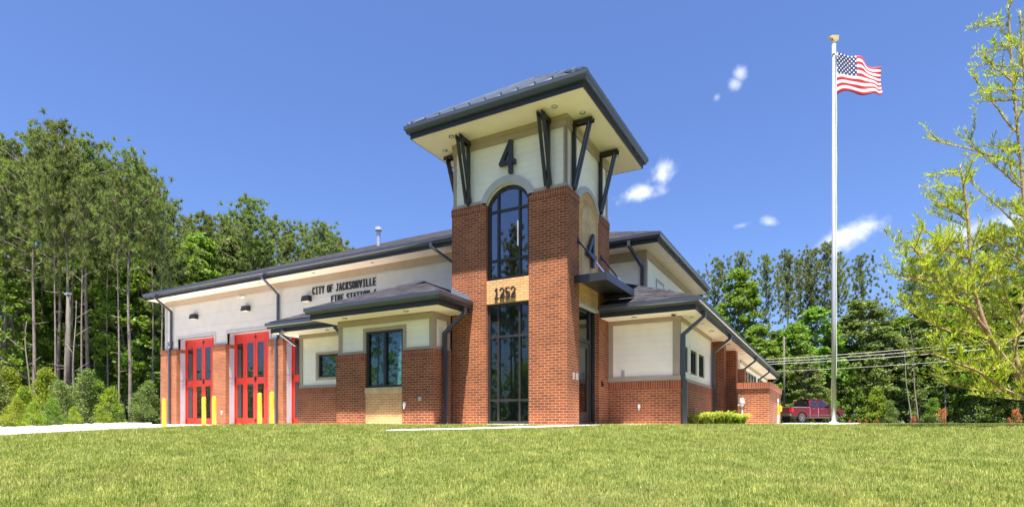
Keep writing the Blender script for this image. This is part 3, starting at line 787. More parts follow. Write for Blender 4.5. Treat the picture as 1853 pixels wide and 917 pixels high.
# right low wing
RX,RY=2.08,3.0
m=MB(); m.box(.0,RX,RY,RY+.3,-.3,.99); m.box(RX-.3,RX,RY+.3,8.0,-.3,.99); P(m,'wing_brick_wall',[M['brick']])
m=MB(); m.box(.0,RX+.012,RY-.012,RY+.31,.99,1.2); m.box(RX-.3,RX+.012,RY+.31,8.0,.99,1.2); P(m,'wing_soldier_course',[M['soldier']])
y1=RY+.05; rx=RX-.05
wins=[(3.25,4.15),(4.48,5.42),(5.72,6.66)]; wz0,wz1=1.48,2.22
m=MB(); m.box(.0,rx,y1,y1+.15,1.2,2.97)
ys_=[y1+.15]+[q for w_ in wins for q in w_]+[8.0]
for i in range(0,len(ys_),2): m.box(rx-.15,rx,ys_[i],ys_[i+1],1.2,2.97)
for a_,b_ in wins: m.box(rx-.15,rx,a_,b_,1.2,wz0); m.box(rx-.15,rx,a_,b_,wz1,2.97)
P(m,'siding_wall',[M['siding']])
f0=y1-.025
m=MB(); m.box(.004,.14,f0,y1,1.33,2.84); m.box(rx-.17,rx+.025,f0,y1,1.33,2.84); m.box(.004,RX,f0-.025,y1,1.205,1.33); m.box(.004,RX,f0-.02,y1,2.84,2.967)
m.box(rx,rx+.025,y1,y1+.12,1.33,2.84)
m.box(rx,RX-.005,y1,8.0,2.86,2.967); m.box(rx,RX+.0,y1,8.0,1.205,1.29)
P(m,'wing_trim',[M['trim']])
m=MB()
for a_,b_ in wins:
    m.box(rx,rx+.02,a_-.08,a_,wz0-.08,wz1+.08); m.box(rx,rx+.02,b_,b_+.08,wz0-.08,wz1+.08); m.box(rx,rx+.02,a_,b_,wz1,wz1+.08); m.box(rx,rx+.02,a_,b_,wz0-.08,wz0)
P(m,'window_casing',[M['soffit']])
for i,(a_,b_) in enumerate(wins):
    win=MB(); framebox(win,a_,b_,wz0,wz1,.07,rx-.1,rx-.02,'y'); win.box(rx-.1,rx-.03,(a_+b_)/2+.1,(a_+b_)/2+.16,wz0+.07,wz1-.07)
    W=P(win,'window',[M['bronze']]); m=MB(); m.box(rx-.07,rx-.063,a_+.06,b_-.06,wz0+.06,wz1-.06); P(m,'pane',[M['glass_up']],W)
m=MB(); m.box(rx-.5,rx-.45,3.1,7.9,1.2,2.9); P(m,'interior_wall',[M['int_d']])
# covered porch: recessed wall, brick fins, beams
m=MB(); m.box(.6,.8,8.0,15.8,-.3,2.97); m.box(.8,rx-.3,7.85,8.0,-.3,2.97); P(m,'porch_wall',[M['siding']])
for yf,t_,zt_ in ((8.9,.5,2.97),(12.0,.55,2.97),(14.8,.6,2.45)):
    m=MB(); m.box(1.85,2.32,yf,yf+t_,-.3,zt_-.004); m.box(.82,1.85,yf,yf+t_,-.3,2.35 if zt_>2.5 else 2.2); P(m,'brick_fin',[M['brick']])
    if zt_>2.5:
        m=MB(); m.box(1.05,1.8,yf+.02,yf+t_-.02,2.36,2.96); P(m,'porch_beam',[M['soffit']])
m=MB(); m.box(1.0,1.2,8.05,15.8,2.62,2.95); P(m,'porch_beam',[M['soffit']])
# far part of the wing
m=MB(); m.box(1.75,2.05,15.8,29.6,-.3,1.2); m.box(1.75,2.05,15.8,29.6,1.2,1.3); P(m,'wing_brick_wall',[M['brick']])
m=MB(); m.box(1.8,2.0,15.8,29.6,1.3,2.97); m.box(1.0,2.0,29.6,29.75,-.3,2.97); P(m,'siding_wall',[M['siding']])
fw=[16.4,17.7,19.0,20.3,21.6,23.6,24.9,26.2,27.5]
for y in fw:
    win=MB(); framebox(win,y,y+.85,1.65,2.6,.07,1.98,2.03,'y'); W=P(win,'window',[M['bronze']]); m=MB(); m.box(2.0,2.01,y+.07,y+.78,1.72,2.53); P(m,'pane',[M['glass_d']],W)
m=MB(); m.box(2.0,2.04,15.8,29.6,2.82,2.967); P(m,'wing_trim',[M['trim']])
# right roof
x1,y0,yb=2.62,2.32,30.2; xw=-.23; k=x1-xw; m=MB()
m.add([(.012,y0-g0,z),(x1+g0,y0-g0,z),(x1+g0,yb+g0,z),(xw,y0+k,z+PT*(k+g0)),(xw,yb-k,z+PT*(k+g0)),(-.0+.012,3.12,z+PT*(3.12-y0+g0)),(xw,3.12,z+PT*(3.12-y0+g0)),(-3.4,3.12,z+PT*(3.12-y0+g0)),(-3.4,y0+k,z+PT*(k+g0)),(-3.4,7.8,z+PT*(k+g0)),(xw,7.8,z+PT*(k+g0))],
      [(0,1,3,6,5),(6,3,8,7),(1,2,4,3),(3,10,9,8),(4,2,4)][:4])
m.add([(x1+g0,yb+g0,z),(xw,yb+g0,z),(xw,yb-k,z+PT*(k+g0))],[(0,1,2)])
ro=P(m,'wing_roof',[M['shingle']])
eave([(.006,y0),(x1,y0),(x1,yb),(-.2,yb)],False,2.97,ro)
m=MB(); m.box(.004,x1-.002,y0+.002,RY+.06,2.97,3.0); m.box(rx-.1,x1-.002,RY+.06,8.0,2.97,3.0); m.box(.8,x1-.002,8.0,15.8,2.97,3.0); m.box(1.9,x1-.002,15.8,yb-.002,2.97,3.0); m.box(-.2,1.9,29.7,yb-.002,2.97,3.0)
P(m,'soffit',[M['soffit']],ro)
for x,y in ((.9,2.6),(2.3,3.4),(2.35,4.6),(2.35,6.2),(2.35,9.8),(2.35,11.3),(2.35,13.5)): can(x,y,2.968)
m=MB(); m.tube([(1.95,2.75,2.965),(1.95,2.75,2.93)],[.07,.05],14); P(m,'dome_camera',[M['black']])

# --- garage block
GY=4.5; GW=4.60; GX0,GX1=-25.35,-3.0
piers=[(-25.4,-23.98),(-20.95,-19.93),(-16.85,-15.83),(-12.75,-11.7)]
m=MB()
for a_,b_ in piers: m.box(a_,b_,GY,GY+.75,-.4,3.62)
m.box(-25.4,-25.1,GY+.75,22,-.4,3.62); m.box(-11.7,-9.8,GY,GY+.75,-.4,3.62)
P(m,'garage_brick_pier',[M['brick']])
m=MB()
for a_,b_ in piers: m.box(a_-.03,b_+.03,GY-.03,GY+.77,3.62,3.80)
P(m,'pier_cap',[M['soldier']])
openz=4.33
m=MB()
m.box(-25.12,-23.98,GW,GW+.25,3.8,6.36); 
for i in range(len(piers)-1):
    m.box(piers[i][1],piers[i+1][0],GW,GW+.25,openz,6.36)
    m.box(piers[i+1][0],piers[i+1][1],GW,GW+.25,3.8,6.36)
m.box(-11.7,GX1,GW,GW+.25,2.6,6.36); m.box(-25.12,-24.9,GW+.25,22,3.8,6.36)
P(m,'garage_upper_wall',[M['white_wall']])
m=MB(); f0=GW-.03
for i in range(3):
    a_,b_=piers[i][1],piers[i+1][0]
    m.box(a_-.12,a_,f0,GW+.1,3.8,openz+.12); m.box(b_,b_+.12,f0,GW+.1,3.8,openz+.12); m.box(a_,b_,f0,GW+.1,openz,openz+.12)
for i in range(1,3): m.box(piers[i][0]+.12,piers[i][1]-.12,f0,GW,3.8,3.90)
m.box(-25.12,-24.10,f0,GW,3.8,3.9); m.box(-25.14,-24.98,f0-.004,GW,3.9,6.1)
P(m,'garage_trim',[M['trim_grey']])
m=MB(); m.box(-25.14,GX1,GW-.05,GW,6.06,6.358); P(m,'garage_frieze',[M['trim']])
m=MB()
for a_,b_ in ((piers[i][1],piers[i+1][0]) for i in range(3)):
    m.box(a_,a_+.015,GW+.1,GY+.5,-.15,openz-.0); m.box(b_-.015,b_,GW+.1,GY+.5,-.15,openz); m.box(a_,b_,GW+.1,GY+.5,openz-.015,openz)
P(m,'garage_jamb',[M['jamb']])
# conduit hook on each jamb
m=MB()
for i in range(3):
    xj=piers[i][1]+.03; m.tube([(xj,GY+.12,2.25),(xj+.02,GY+.22,2.12),(xj,GY+.35,2.2)],.012,6)
P(m,'jamb_cable',[M['black']])
# four-fold doors
def garage_door(x0,x1,i):
    y=GY+.50; D=empty('garage_door',(0,0,0)); D.parent=FS; ALL_CH.setdefault(FS.name,[]).append(D)
    wd=(x1-x0)/4
    for k in range(4):
        a_=x0+k*wd+.008; b_=a_+wd-.016; st=.15
        m=MB(); z0_,z1_=-.10,openz-.02; r=[(.22,1.86),(2.18,3.86)]
        m.box(a_,a_+st,y,y+.06,z0_,z1_); m.box(b_-st,b_,y,y+.06,z0_,z1_)
        zc=z0_
        for (u0,u1) in r: m.box(a_+st,b_-st,y,y+.06,zc,u0); zc=u1
        m.box(a_+st,b_-st,y,y+.06,zc,z1_)
        L=P(m,'door_leaf',[M['red']],D)
        m=MB()
        for (u0,u1) in r:
            for q in ((a_+st-.012,a_+st),(b_-st,b_-st+.012)): m.box(q[0],q[1],y-.006,y,u0-.012,u1+.012)
            m.box(a_+st,b_-st,y-.008,y,u0-.02,u0); m.box(a_+st,b_-st,y-.008,y,u1,u1+.02)
        P(m,'lite_frame',[M['red']],L)
        m=MB()
        for (u0,u1) in r: m.box(a_+st,b_-st,y+.010,y+.016,u0,u1)
        P(m,'pane',[M['glass_d']],L)
        m=MB()
        for zz in (.05,1.98,2.08,4.05): 
            xx=a_+.03 if k%2==0 else b_-.03
            m.box(xx-.02,xx+.02,y-.02,y-.001,zz,zz+.14)
        P(m,'hinge',[M['bronze']],L)
    m=MB(); m.box(x0,x0+.02,y-.05,y+.08,-.1,openz-.01); m.box(x1-.02,x1,y-.05,y+.08,-.1,openz-.01); P(m,'door_frame',[M['red']],D)
    m=MB(); m.box(x0+wd*3+.25,x0+wd*3+.55,y-.004,y-.001,3.62,3.72); 
for i in range(3): garage_door(piers[i][1]+.02,piers[i+1][0]-.02,i)
m=MB(); m.box(-25.0,-11.8,GY+.70,GY+.74,-.3,4.5); P(m,'interior_wall',[M['int_d']])
m=MB(); m.box(-24.9,-3.0,21.8,22,-.4,6.36); P(m,'rear_wall',[M['white_wall']])
# bay number on the corner wall
GLs=text3d('unit_number','1252',-24.93,4.06,.10,.17,.13,.022,xz,GW,GW-.02,M['bronze'],label='small dark 1252 above the corner brick pier')
# wall lights
for x,zz in ((-22.48,5.36),(-18.41,5.38),(-14.31,5.42)):
    m=MB(); m.prism([(GW-.26,zz-.12),(GW,zz-.12),(GW,zz+.12),(GW-.20,zz+.12)],yz,x-.2,x+.2); o=P(m,'wall_light',[M['bronze']])
    m=MB(); m.box(x-.16,x+.16,GW-.22,GW-.04,zz-.128,zz-.121); P(m,'lens',[M['led']],o)
m=MB(); m.box(-18.84,-18.60,GW-.05,GW,5.94,6.02); m.tube([(-18.9,GW-.16,5.95),(-18.9,GW-.01,6.0)],[.05,.06],10); P(m,'security_camera',[M['white_m']])
# main sign letters
zA=5.58; xA0,xA1=-14.03,-10.35
s1='CITY OF JACKSONVILLE'; n1=len(s1.replace(' ','')); adv=(xA1-xA0)/(n1+2*.75)
def sign_words(s,x,zz):
    for wd in s.split(' '):
        text3d('sign_word',wd,x,zz,adv*.70,.30,adv,.036,xz,GW,GW-.045,M['bronze'],label='dark letters reading '+wd+(', half hidden by the bay roof' if zz<zA else ''))
        x+=(len(wd)+.75)*adv
sign_words(s1,xA0,zA)
s2='FIRE STATION 4'; n2=len(s2.replace(' ','')); L2=(n2+1.5)*adv
sign_words(s2,xA1-L2,zA-.48)
# main roof
p=.43; z=6.72
x0,x1,y0,y1=-25.55,-2.6,3.84,22.6
ro,a,b=hip('garage_roof',x0-g0,x1+g0,y0-g0,y1+g0,z,p,M['shingle'])
eave([(x1,y1),(x0,y1),(x0,y0),(x1,y0),(x1,9)],False,6.36,ro)
m=MB(); m.box(x0+.002,x1-.002,y0+.002,GW+.02,6.36,6.39); m.box(x0+.002,-25.1,GW+.02,y1,6.36,6.39); P(m,'soffit',[M['soffit']],ro)
for x in (-23.6,-20.3,-17.0,-13.5,-10.2): can(x,4.15,6.358)
# roof vent stack
X,Y=cw(685,27.5)
m=MB(); m.tube([(X,Y,7.6),(X,Y,9.25)],.09,12); m.tube([(X,Y,9.2),(X,Y,9.28),(X,Y,9.42)],[.10,.17,.15],12); P(m,'roof_vent',[M['alum']])
# right upper block
x0,x1,y0,y1=-12,.40,7.06,16.4
ro,a,b=hip('upper_roof',x0-g0,x1+g0,y0-g0,y1+g0,z,.44,M['shingle'])
eave([(x0,y0),(x1,y0),(x1,y1),(x0,y1)],False,6.36,ro)
m=MB(); m.box(x0,x1-.002,y0+.002,y1-.002,6.36,6.39); P(m,'soffit',[M['soffit']],ro)
ux=-.23
m=MB(); m.box(-8,ux,7.8,8.0,3.0,6.36); m.box(ux-.2,ux,8.0,15.7,3.0,6.36); m.box(-8,ux,15.5,15.7,3,6.36); P(m,'siding_wall',[M['siding']])
m=MB(); m.box(-8,ux+.03,7.76,7.8,6.02,6.358); m.box(ux,ux+.04,7.8,15.7,6.08,6.358); m.box(ux-.14,ux+.026,7.774,7.8,4.4,6.02); m.box(ux,ux+.026,7.8,7.92,4.4,6.02)
P(m,'upper_trim',[M['trim']])
m=MB()
for ya_,yb_ in ((9.15,10.35),(11.2,13.5)):
    m.box(ux,ux+.03,ya_,ya_+.1,4.2,5.62); m.box(ux,ux+.03,yb_-.1,yb_,4.2,5.62); m.box(ux,ux+.03,ya_+.1,yb_-.1,5.52,5.62)
    m.box(ux,ux+.012,ya_+.1,yb_-.1,4.2,5.52,1)
P(m,'louvre_panel',[M['trim_grey'],M['soffit']])

# downspouts
def spout(pts,w_=.10,d_=.08):
    m=MB()
    for a_,b_ in zip(pts[:-1],pts[1:]):
        A=Vector(a_); Bv=Vector(b_); d=(Bv-A).normalized()
        m.beam(A-d*.02,Bv+d*.02,w_,d_,up=(0,1,0) if abs(d.z)>.99 else (0,0,1))
    P(m,'downspout',[M['slate']])
spout([(-24.5,3.70,6.50),(-24.5,3.70,6.38),(-24.5,4.52,5.80),(-24.5,4.52,3.90),(-24.5,4.42,3.75),(-24.5,4.42,-.05)])
spout([(-16.2,3.70,6.50),(-16.2,3.70,6.38),(-16.2,4.52,5.80),(-16.2,4.52,3.90),(-16.2,4.42,3.75),(-16.2,4.42,-.05)])
spout([(-6.95,3.70,6.50),(-6.95,3.70,6.38),(-6.2,4.50,5.70),(-6.2,4.50,4.6)])
spout([(-2.80,-.35,3.05),(-2.80,-.35,2.92),(-3.38,-.42,2.42),(-3.38,-.42,1.98),(-3.34,-.42,1.86),(-3.34,-.42,-.02)],.11,.09)
spout([(-7.46,-.40,3.0),(-7.46,-.40,2.9),(-6.99,-.30,2.50),(-6.99,-.30,1.2)],.09,.08)
spout([(-9.75,-.42,3.0),(-9.95,-.36,2.9),(-10.0,.25,2.62)],.09,.08)
spout([(2.68,3.12,3.05),(2.68,3.12,2.90),(2.13,3.12,2.46),(2.13,3.12,1.28),(2.18,3.12,1.16),(2.18,3.12,-.02)],.11,.09)
spout([(2.68,7.85,3.05),(2.68,7.85,2.90),(2.13,7.85,2.46),(2.13,7.85,1.28),(2.18,7.85,1.16),(2.18,7.85,-.02)],.11,.09)
for y in (15.9,23.0,29.2): spout([(2.68,y,3.05),(2.68,y,2.90),(2.11,y,2.46),(2.11,y,-.02)],.11,.09)
spout([(-.62,6.98,6.5),(-.62,6.98,6.36),(-.36,7.74,5.75),(-.36,7.74,4.6)],.11,.09)
# hose bibbs and outlets
def bib(x,y,zz):
    m=MB(); m.box(x-.03,x+.03,y-.05,y,zz+.02,zz+.13); m.tube([(x,y-.03,zz+.02),(x,y-.05,zz-.05)],.014,8); P(m,'hose_outlet',[M['white_m']])
bib(-4.42,BY,.46); bib(.93,RY,.42); bib(-20.2,GY,.45)
m=MB(); m.box(-3.96,-3.86,BY-.02,BY,.62,.72); P(m,'outlet_cover',[M['alum']])
m=MB(); m.box(.41,.47,y1-.0+0,y1,1.36,1.5); 
m=MB(); m.box(.40,.48,3.0,3.05,1.36,1.52); P(m,'wall_vent',[M['alum']])

# ------------------------------------------------------------------ screen wall
SW=empty('brick_screen_wall',(3.9,8.1,0),label='low free-standing brick screen wall with soldier cap right of the station',cat='wall')
m=MB()
m.box(-1.0,0,0,.3,-.3,1.19); m.box(-.3,0,.3,5.2,-.3,1.19); m.box(-1.0,-.7,.3,5.2,-.3,1.19)
m.build('brick_body',[M['brick']],SW)
m=MB(); m.box(-1.04,.05,-.05,.32,1.19,1.39); m.box(-.34,.05,.32,5.25,1.19,1.39); m.box(-1.04,-.66,.32,5.25,1.19,1.39)
m.build('wall_cap',[M['soldier']],SW)
# ------------------------------------------------------------------ bollards
def bollard(x,y,label):
    zz=h(x,y); t=empty('bollard',(x,y,zz),label=label,cat='bollard',group='yellow bollards by the red garage doors')
    m=MB(); r=.085; H=1.25
    pr=[(r,-.05),(r,H),(r*.94,H+.03),(r*.75,H+.06),(r*.4,H+.078),(.01,H+.083)]
    m.tube([(0,0,q[1]) for q in pr],[q[0] for q in pr],20); m.build('post_cover',[M['yellow']],t,smooth=True)
    m=MB(); m.tube([(0,0,H-.18),(0,0,H-.15)],r+.004,20); m.build('groove_band',[M['yellow']],t,smooth=True)
for px_,t_,lab in ((297,26.5,'yellow bollard at the far left corner brick pier'),(369,25.0,'yellow bollard in front of the leftmost red door'),(387.5,24.6,'yellow bollard at the brick pier between the first two red doors'),
                (470,23.0,'yellow bollard in front of the middle red door'),(492,22.6,'yellow bollard beside the downspout right of the middle red door')):
    x,y=cw(px_,t_); bollard(x,y,lab)
# ------------------------------------------------------------------ flagpole and flag
FX,FY=5.76,5.02; gz=h(FX,FY)
FP=empty('flagpole',(FX,FY,gz),label='tall silver flagpole standing on the lawn',cat='flagpole')
m=MB(); m.tube([(0,0,0),(0,0,3),(0,0,10.2)],[.062,.056,.036],24); m.build('pole',[M['alum']],FP,smooth=True)
m=MB(); m.tube([(0,0,-.02),(0,0,.03),(0,0,.06),(0,0,.09)],[.20,.18,.12,.072],24); m.build('base_collar',[M['white_m']],FP,smooth=True)
m=MB(); m.tube([(0,0,10.15),(0,0,10.42)],.055,16); m.tube([(.02,0,10.12),(.09,0,10.08)],.04,10); m.tube([(0,0,10.42),(0,0,10.52)],.02,8); m.build('truck_cap',[M['white_m']],FP)
# gold eagle-like finial: body block with a beak
m=MB(); rx_,ry_=.8746,.4848
def fl(a,b,d): return (rx_*a-ry_*d, ry_*a+rx_*d, b)
m.prism([(-.15,10.60),(-.05,10.57),(-.03,10.52),(.11,10.53),(.12,10.65),(.02,10.655),(-.07,10.65)],fl,-.045,.045); m.build('gold_finial',[M['gold']],FP)
m=MB()
for k in range(20):
    pass
m.tube([(rx_*.075+.006*math.sin(q*1.7),ry_*.075+.006*math.cos(q),10.1-q*.35) for q in range(26)],.008,5); m.build('halyard',[M['white_m']],FP)
# flag: swept cloth surface; union on the hoist side
def flag_mat():
    t=NT('flag_cloth'); uv=t.n('ShaderNodeUVMap'); sp=t.n('ShaderNodeSeparateXYZ'); t.l(uv.outputs[0],sp.inputs[0]); u,v=sp.outputs[0],sp.outputs[1]
    st=t.math('MODULO',t.math('FLOOR',t.math('MULTIPLY',v,13)),2)   # 0 -> red stripe
    base=t.mix(st,(.62,.03,.05),(.85,.85,.87))
    cant=t.math('MULTIPLY',t.math('LESS_THAN',u,.40),t.math('GREATER_THAN',v,6/13))
    su=t.math('MULTIPLY',u,11/.40); sv=t.math('MULTIPLY',t.math('SUBTRACT',v,6/13),9*13/7)
    fu=t.math('FRACT',su); fv=t.math('FRACT',sv)
    par=t.math('MODULO',t.math('ADD',t.math('FLOOR',su),t.math('FLOOR',sv)),2)
    du=t.math('SUBTRACT',fu,.5); dv=t.math('SUBTRACT',fv,.5)
    d=t.math('SQRT',t.math('ADD',t.math('MULTIPLY',t.math('MULTIPLY',du,du),1),t.math('MULTIPLY',t.math('MULTIPLY',dv,dv),1)))
    star=t.math('MULTIPLY',t.math('LESS_THAN',d,.40),t.math('SUBTRACT',1,par))
    cc=t.mix(star,(.03,.035,.16),(.85,.85,.87))
    c=t.mix(cant,base,cc); t.l(c,t.b.inputs['Base Color']); t.b.inputs['Roughness'].default_value=.7
    ts=t.n('ShaderNodeBsdfTranslucent'); t.l(c,ts.inputs['Color']); m=t.n('ShaderNodeMixShader'); m.inputs[0].default_value=.4
    t.l(t.b.outputs[0],m.inputs[1]); t.l(ts.outputs[0],m.inputs[2]); t.l(m.outputs[0],t.out.inputs[0]); return t.mat
M['flag']=flag_mat()
NU,NV=64,28; m=MB(); uvs=[]
top_z=pz(96,15.6)-gz; hoist=1.16
for j in range(NV+1):
    v=j/NV
    for i in range(NU+1):
        u=i/NU
        x_=1.30*(u**.97)*(1-.03*math.sin(u*3))
        # sag of the whole cloth plus travelling folds
        zz=top_z-hoist*(1-v)-(.22*u*v + .13*u*u*v - .05*u*(1-v)*1.0) + (.10*math.sin(u*2*math.pi*1.05+.2)*(1-.75*v))+.03*math.sin(u*11+2*v)
        zz-= (.06 if u>.92 else 0)*(u-.92)/.08*0
        yy=.10*math.sin(u*7.5+v*1.6)*u**.6+.05*math.sin(u*15-v*2.5)*u+.16*u*(v-.5)
        m.v.append((rx_*(x_+.085)-ry_*yy, ry_*(x_+.085)+rx_*yy, zz)); uvs.append((u,v))
for j in range(NV):
    for i in range(NU): a_=j*(NU+1)+i; m.f.append((a_,a_+1,a_+NU+2,a_+NU+1)); m.m.append(0)
fo=m.build('flag',[M['flag']],None,smooth=True); fo.location=(FX,FY,gz)
ul=fo.data.uv_layers.new(name='UVMap')
for lp in fo.data.loops: ul.data[lp.index].uv=uvs[lp.vertex_index]
sm=fo.modifiers.new('cloth','SOLIDIFY'); sm.thickness=.004
tag(fo,'flag with white stars on blue and red and white stripes blowing from the pole','flag')

# ------------------------------------------------------------------ gas riser beside the screen wall, vent pipe
gx,gy=4.12,8.75; gz=h(gx,gy)
t=empty('utility_marker',(gx,gy,gz),label='white post with yellow fitting beside the brick screen wall',cat='post')
m=MB(); m.tube([(0,0,-.05),(0,0,.42)],.028,12); m.tube([(0,0,.68),(0,0,.86)],.02,12); m.build('post',[M['white_m']],t,smooth=True)
m=MB(); m.tube([(0,0,.30),(0,0,.38),(0,0,.58),(0,0,.68)],[.025,.04,.04,.02],12); m.beam((-.03,0,.6),(.10,0,.62),.06,.07); m.beam((.09,0,.62),(.09,0,.44),.06,.05); m.build('valve_cover',[M['yellow']],t)
vx,vy=cw(1343,19.6); t=empty('hooded_pipe',(vx,vy,h(vx,vy)-.05),label='pale grey standpipe with a flared hood left of the brick screen wall',cat='pipe')
m=MB(); m.tube([(0,0,-.05),(0,0,.85)],.035,12); m.build('pipe',[M['alum']],t,smooth=True)
m=MB(); m.tube([(0,0,.66),(0,0,.78),(0,0,.95)],[.04,.10,.05],14); m.tube([(0,0,.74),(-.14,-.04,.70)],.022,8); m.build('hood',[M['trim_grey']],t,smooth=True)

# ------------------------------------------------------------------ pickup truck
tx,ty=cw(1434,45.5); TZ=-.02
view=math.atan2(ty-CAMY,tx-CAMX)            # direction from camera to the truck
rz_=view-R(90)+R(44); tx-=math.sin(rz_)*.98; ty+=math.cos(rz_)*.98
TR=empty('pickup_truck',(tx,ty,TZ),rz_,label='maroon crew cab pickup truck parked behind the flagpole',cat='truck')
TR.scale=(.93,.93,.96)
# local: +x forward, right side is -y
def side(m,pts,y0,y1,mi=0): m.prism(pts,lambda a,b,d:(a,d,b),y0,y1,mi)
Wd=.98
def arch(cx_,r,n=10): return [(cx_-r*math.cos(math.pi*i/n),.42+r*math.sin(math.pi*i/n)) for i in range(n+1)]
m=MB()
low=[(.0,.55),(.12,.50)]+[(a,max(b,.50)) for a,b in arch(1.15,.52)]+[(1.75,.42),(4.2,.42)]+[(a,max(b,.50)) for a,b in arch(4.85,.52)]+[(5.75,.50),(5.82,.95),(5.7,1.10),(4.35,1.22),(1.95,1.26),(.0,1.26)]
side(m,low,-Wd,-Wd+.12); side(m,low,Wd-.12,Wd)
m.box(0,.08,-Wd+.12,Wd-.12,.58,1.25); m.box(0.08,2.0,-Wd+.12,Wd-.12,.60,.66); m.box(4.2,5.7,-Wd+.12,Wd-.12,.6,1.08); m.box(1.9,4.3,-Wd+.12,Wd-.12,.45,1.2)
# cab shell
cab=[(1.95,1.26),(4.35,1.22),(3.75,1.80),(3.45,1.92),(2.30,1.93),(2.02,1.80)]
for s_ in (-1,1):
    m.prism(cab,lambda a,b,d:(a,d*(1-.16*max(0,(b-1.26))/.67) ,b),s_*(Wd-.04),s_*(Wd-.10))
m.add([(2.30,-.83,1.93),(3.45,-.83,1.92),(3.45,.83,1.92),(2.30,.83,1.93),(2.30,-.83,1.97),(3.45,-.83,1.955),(3.45,.83,1.955),(2.30,.83,1.97)],[(0,1,2,3),(4,5,6,7),(0,1,5,4),(1,2,6,5),(2,3,7,6),(3,0,4,7)])
bodyo=m.build('body',[M['maroon']],TR)
bv=bodyo.modifiers.new('soft','BEVEL'); bv.width=.03; bv.segments=2; bv.limit_method='ANGLE'
for s_,nm in ((-1,'near'),(1,'far')):
    for pts in ([(2.14,1.30),(2.86,1.30),(2.86,1.80),(2.36,1.82),(2.20,1.72)],[(2.98,1.30),(4.12,1.28),(3.68,1.72),(3.42,1.80),(2.98,1.80)]):
        m=MB(); m.prism(pts,lambda a,b,d:(a,s_*(d-.16*.94*max(0,(b-1.26))/.67),b),.955,.945); m.build('side_window',[M['glass_d']],TR)
m=MB(); m.prism([(-.72,1.34),(.72,1.34),(.64,1.82),(-.64,1.82)],lambda a,b,d:(d+ (b-1.34)*.15,a,b),1.93,1.95); m.build('rear_window',[M['glass_d']],TR)
m=MB(); m.prism([(-.80,1.24),(.80,1.24),(.70,1.86),(-.70,1.86)],lambda a,b,d:(d-(b-1.24)*1.25,a,b),4.34,4.32); m.build('windscreen',[M['glass_d']],TR)
def wheel(x,y,s_):
    m=MB(); m.tube([(x,y-.13,.40),(x,y-.11,.40),(x,y+.11,.40),(x,y+.13,.40)],[.34,.40,.40,.34],28); wo=m.build('wheel',[M['tyre']],TR,smooth=False)
    m=MB(); yy=y+s_*.135
    m.tube([(x,yy-.01*s_,.40),(x,yy,.40)],.10,16)
    for k in range(5):
        a_=2*math.pi*k/5+.3; m.beam((x,yy,.40),(x+.24*math.cos(a_),yy,.40+.24*math.sin(a_)),.06,.03,up=(0,1,0))
    n=24
    for i in range(n):
        a0,a1=2*math.pi*i/n,2*math.pi*(i+1)/n
        m.add([(x+rr_*math.cos(t),yy,.40+rr_*math.sin(t)) for rr_ in (.23,.28) for t in (a0,a1)],[(0,1,3,2)])
    m.build('rim',[M['chrome']],wo)
for x in (1.15,4.85):
    for s_ in (-1,1): wheel(x,s_*(Wd-.14),s_)
for y in (-.86,.86):
    m=MB(); m.box(-.02,.16,y-.13,y+.13,.86,1.18); m.build('tail_light',[M['lightred']],TR)
m=MB(); m.box(-.18,.0,-.95,.95,.52,.74); m.build('rear_bumper',[M['chrome']],TR)
m=MB(); m.box(5.7,5.9,-.95,.95,.5,.75); m.build('front_bumper',[M['chrome']],TR)
m=MB(); m.box(1.8,4.2,-1.04,-.99,.36,.42); m.box(1.8,4.2,-.995,-.982,.60,.635); m.box(1.8,4.2,.99,1.04,.36,.42); m.build('running_board',[M['chrome']],TR)
for x in (2.30,3.25): m=MB(); m.box(x,x+.2,-1.01,-.985,1.12,1.17); m.build('door_handle',[M['chrome']],TR)
m=MB(); m.box(.0,1.95,-.99,-.90,1.262,1.29); m.box(.0,1.95,.90,.99,1.262,1.29); m.box(2.90,2.93,-.985,-.978,.5,1.24); m.box(1.98,2.0,-.985,-.978,.5,1.24); m.build('bed_rail',[M['alum']],TR)
for s_ in (-1,1): m=MB(); m.box(3.95,4.1,s_*1.0,s_*1.2,1.22,1.45); m.build('side_mirror',[M['black']],TR)

# ------------------------------------------------------------------ utility poles, lines, lamp posts
ux_,uy_=cw(1419,56); UP=empty('utility_pole',(ux_,uy_,h(ux_,uy_)),label='thin dark utility pole behind the screen wall',cat='utility pole')
m=MB(); m.tube([(0,0,-.1),(0,0,8.6)],[.10,.08],12); m.build('pole',[M['wood']],UP,smooth=True)
def wire(name,a,b,sag,r,lab):
    A=Vector(a);B=Vector(b); n=24; m=MB()
    m.tube([A.lerp(B,i/n)+Vector((0,0,-sag*4*(i/n)*(1-i/n))) for i in range(n+1)],r,5); m.build(name,[M['trim_grey']],None,label=lab,cat='cable',group='overhead cables')
for k,(pya,pyb,lab) in enumerate(((650,606,'topmost overhead cable crossing the right treeline'),(655,612,'second overhead cable from the top before the right treeline'),(659,622,'third overhead cable from the top before the right treeline'),(672,640,'lowest thin overhead cable before the right treeline'))):
    ta,tb=56,38
    a=cw(1380,ta); b=cw(1990,tb); wire('power_line',(a[0],a[1],pz(pya,ta)),(b[0],b[1],pz(pyb-12,tb)),.25,.021 if k<3 else .014,lab)
for px_,t_,top,lab in ((124,37.5,533,'grey steel lamp post among the pines at left'),):
    x,y=cw(px_,t_); g0_=h(x,y); t=empty('lamp_post',(x,y,g0_),label=lab,cat='lamp post')
    H=pz(top,t_)-g0_
    m=MB(); m.tube([(0,0,0),(0,0,H)],[.13,.11],12); m.build('post',[M['wood']],t,smooth=True)
    m=MB(); m.box(-.32,.12,-.12,.12,H,H+.13); m.build('lamp_head',[M['alum']],t)

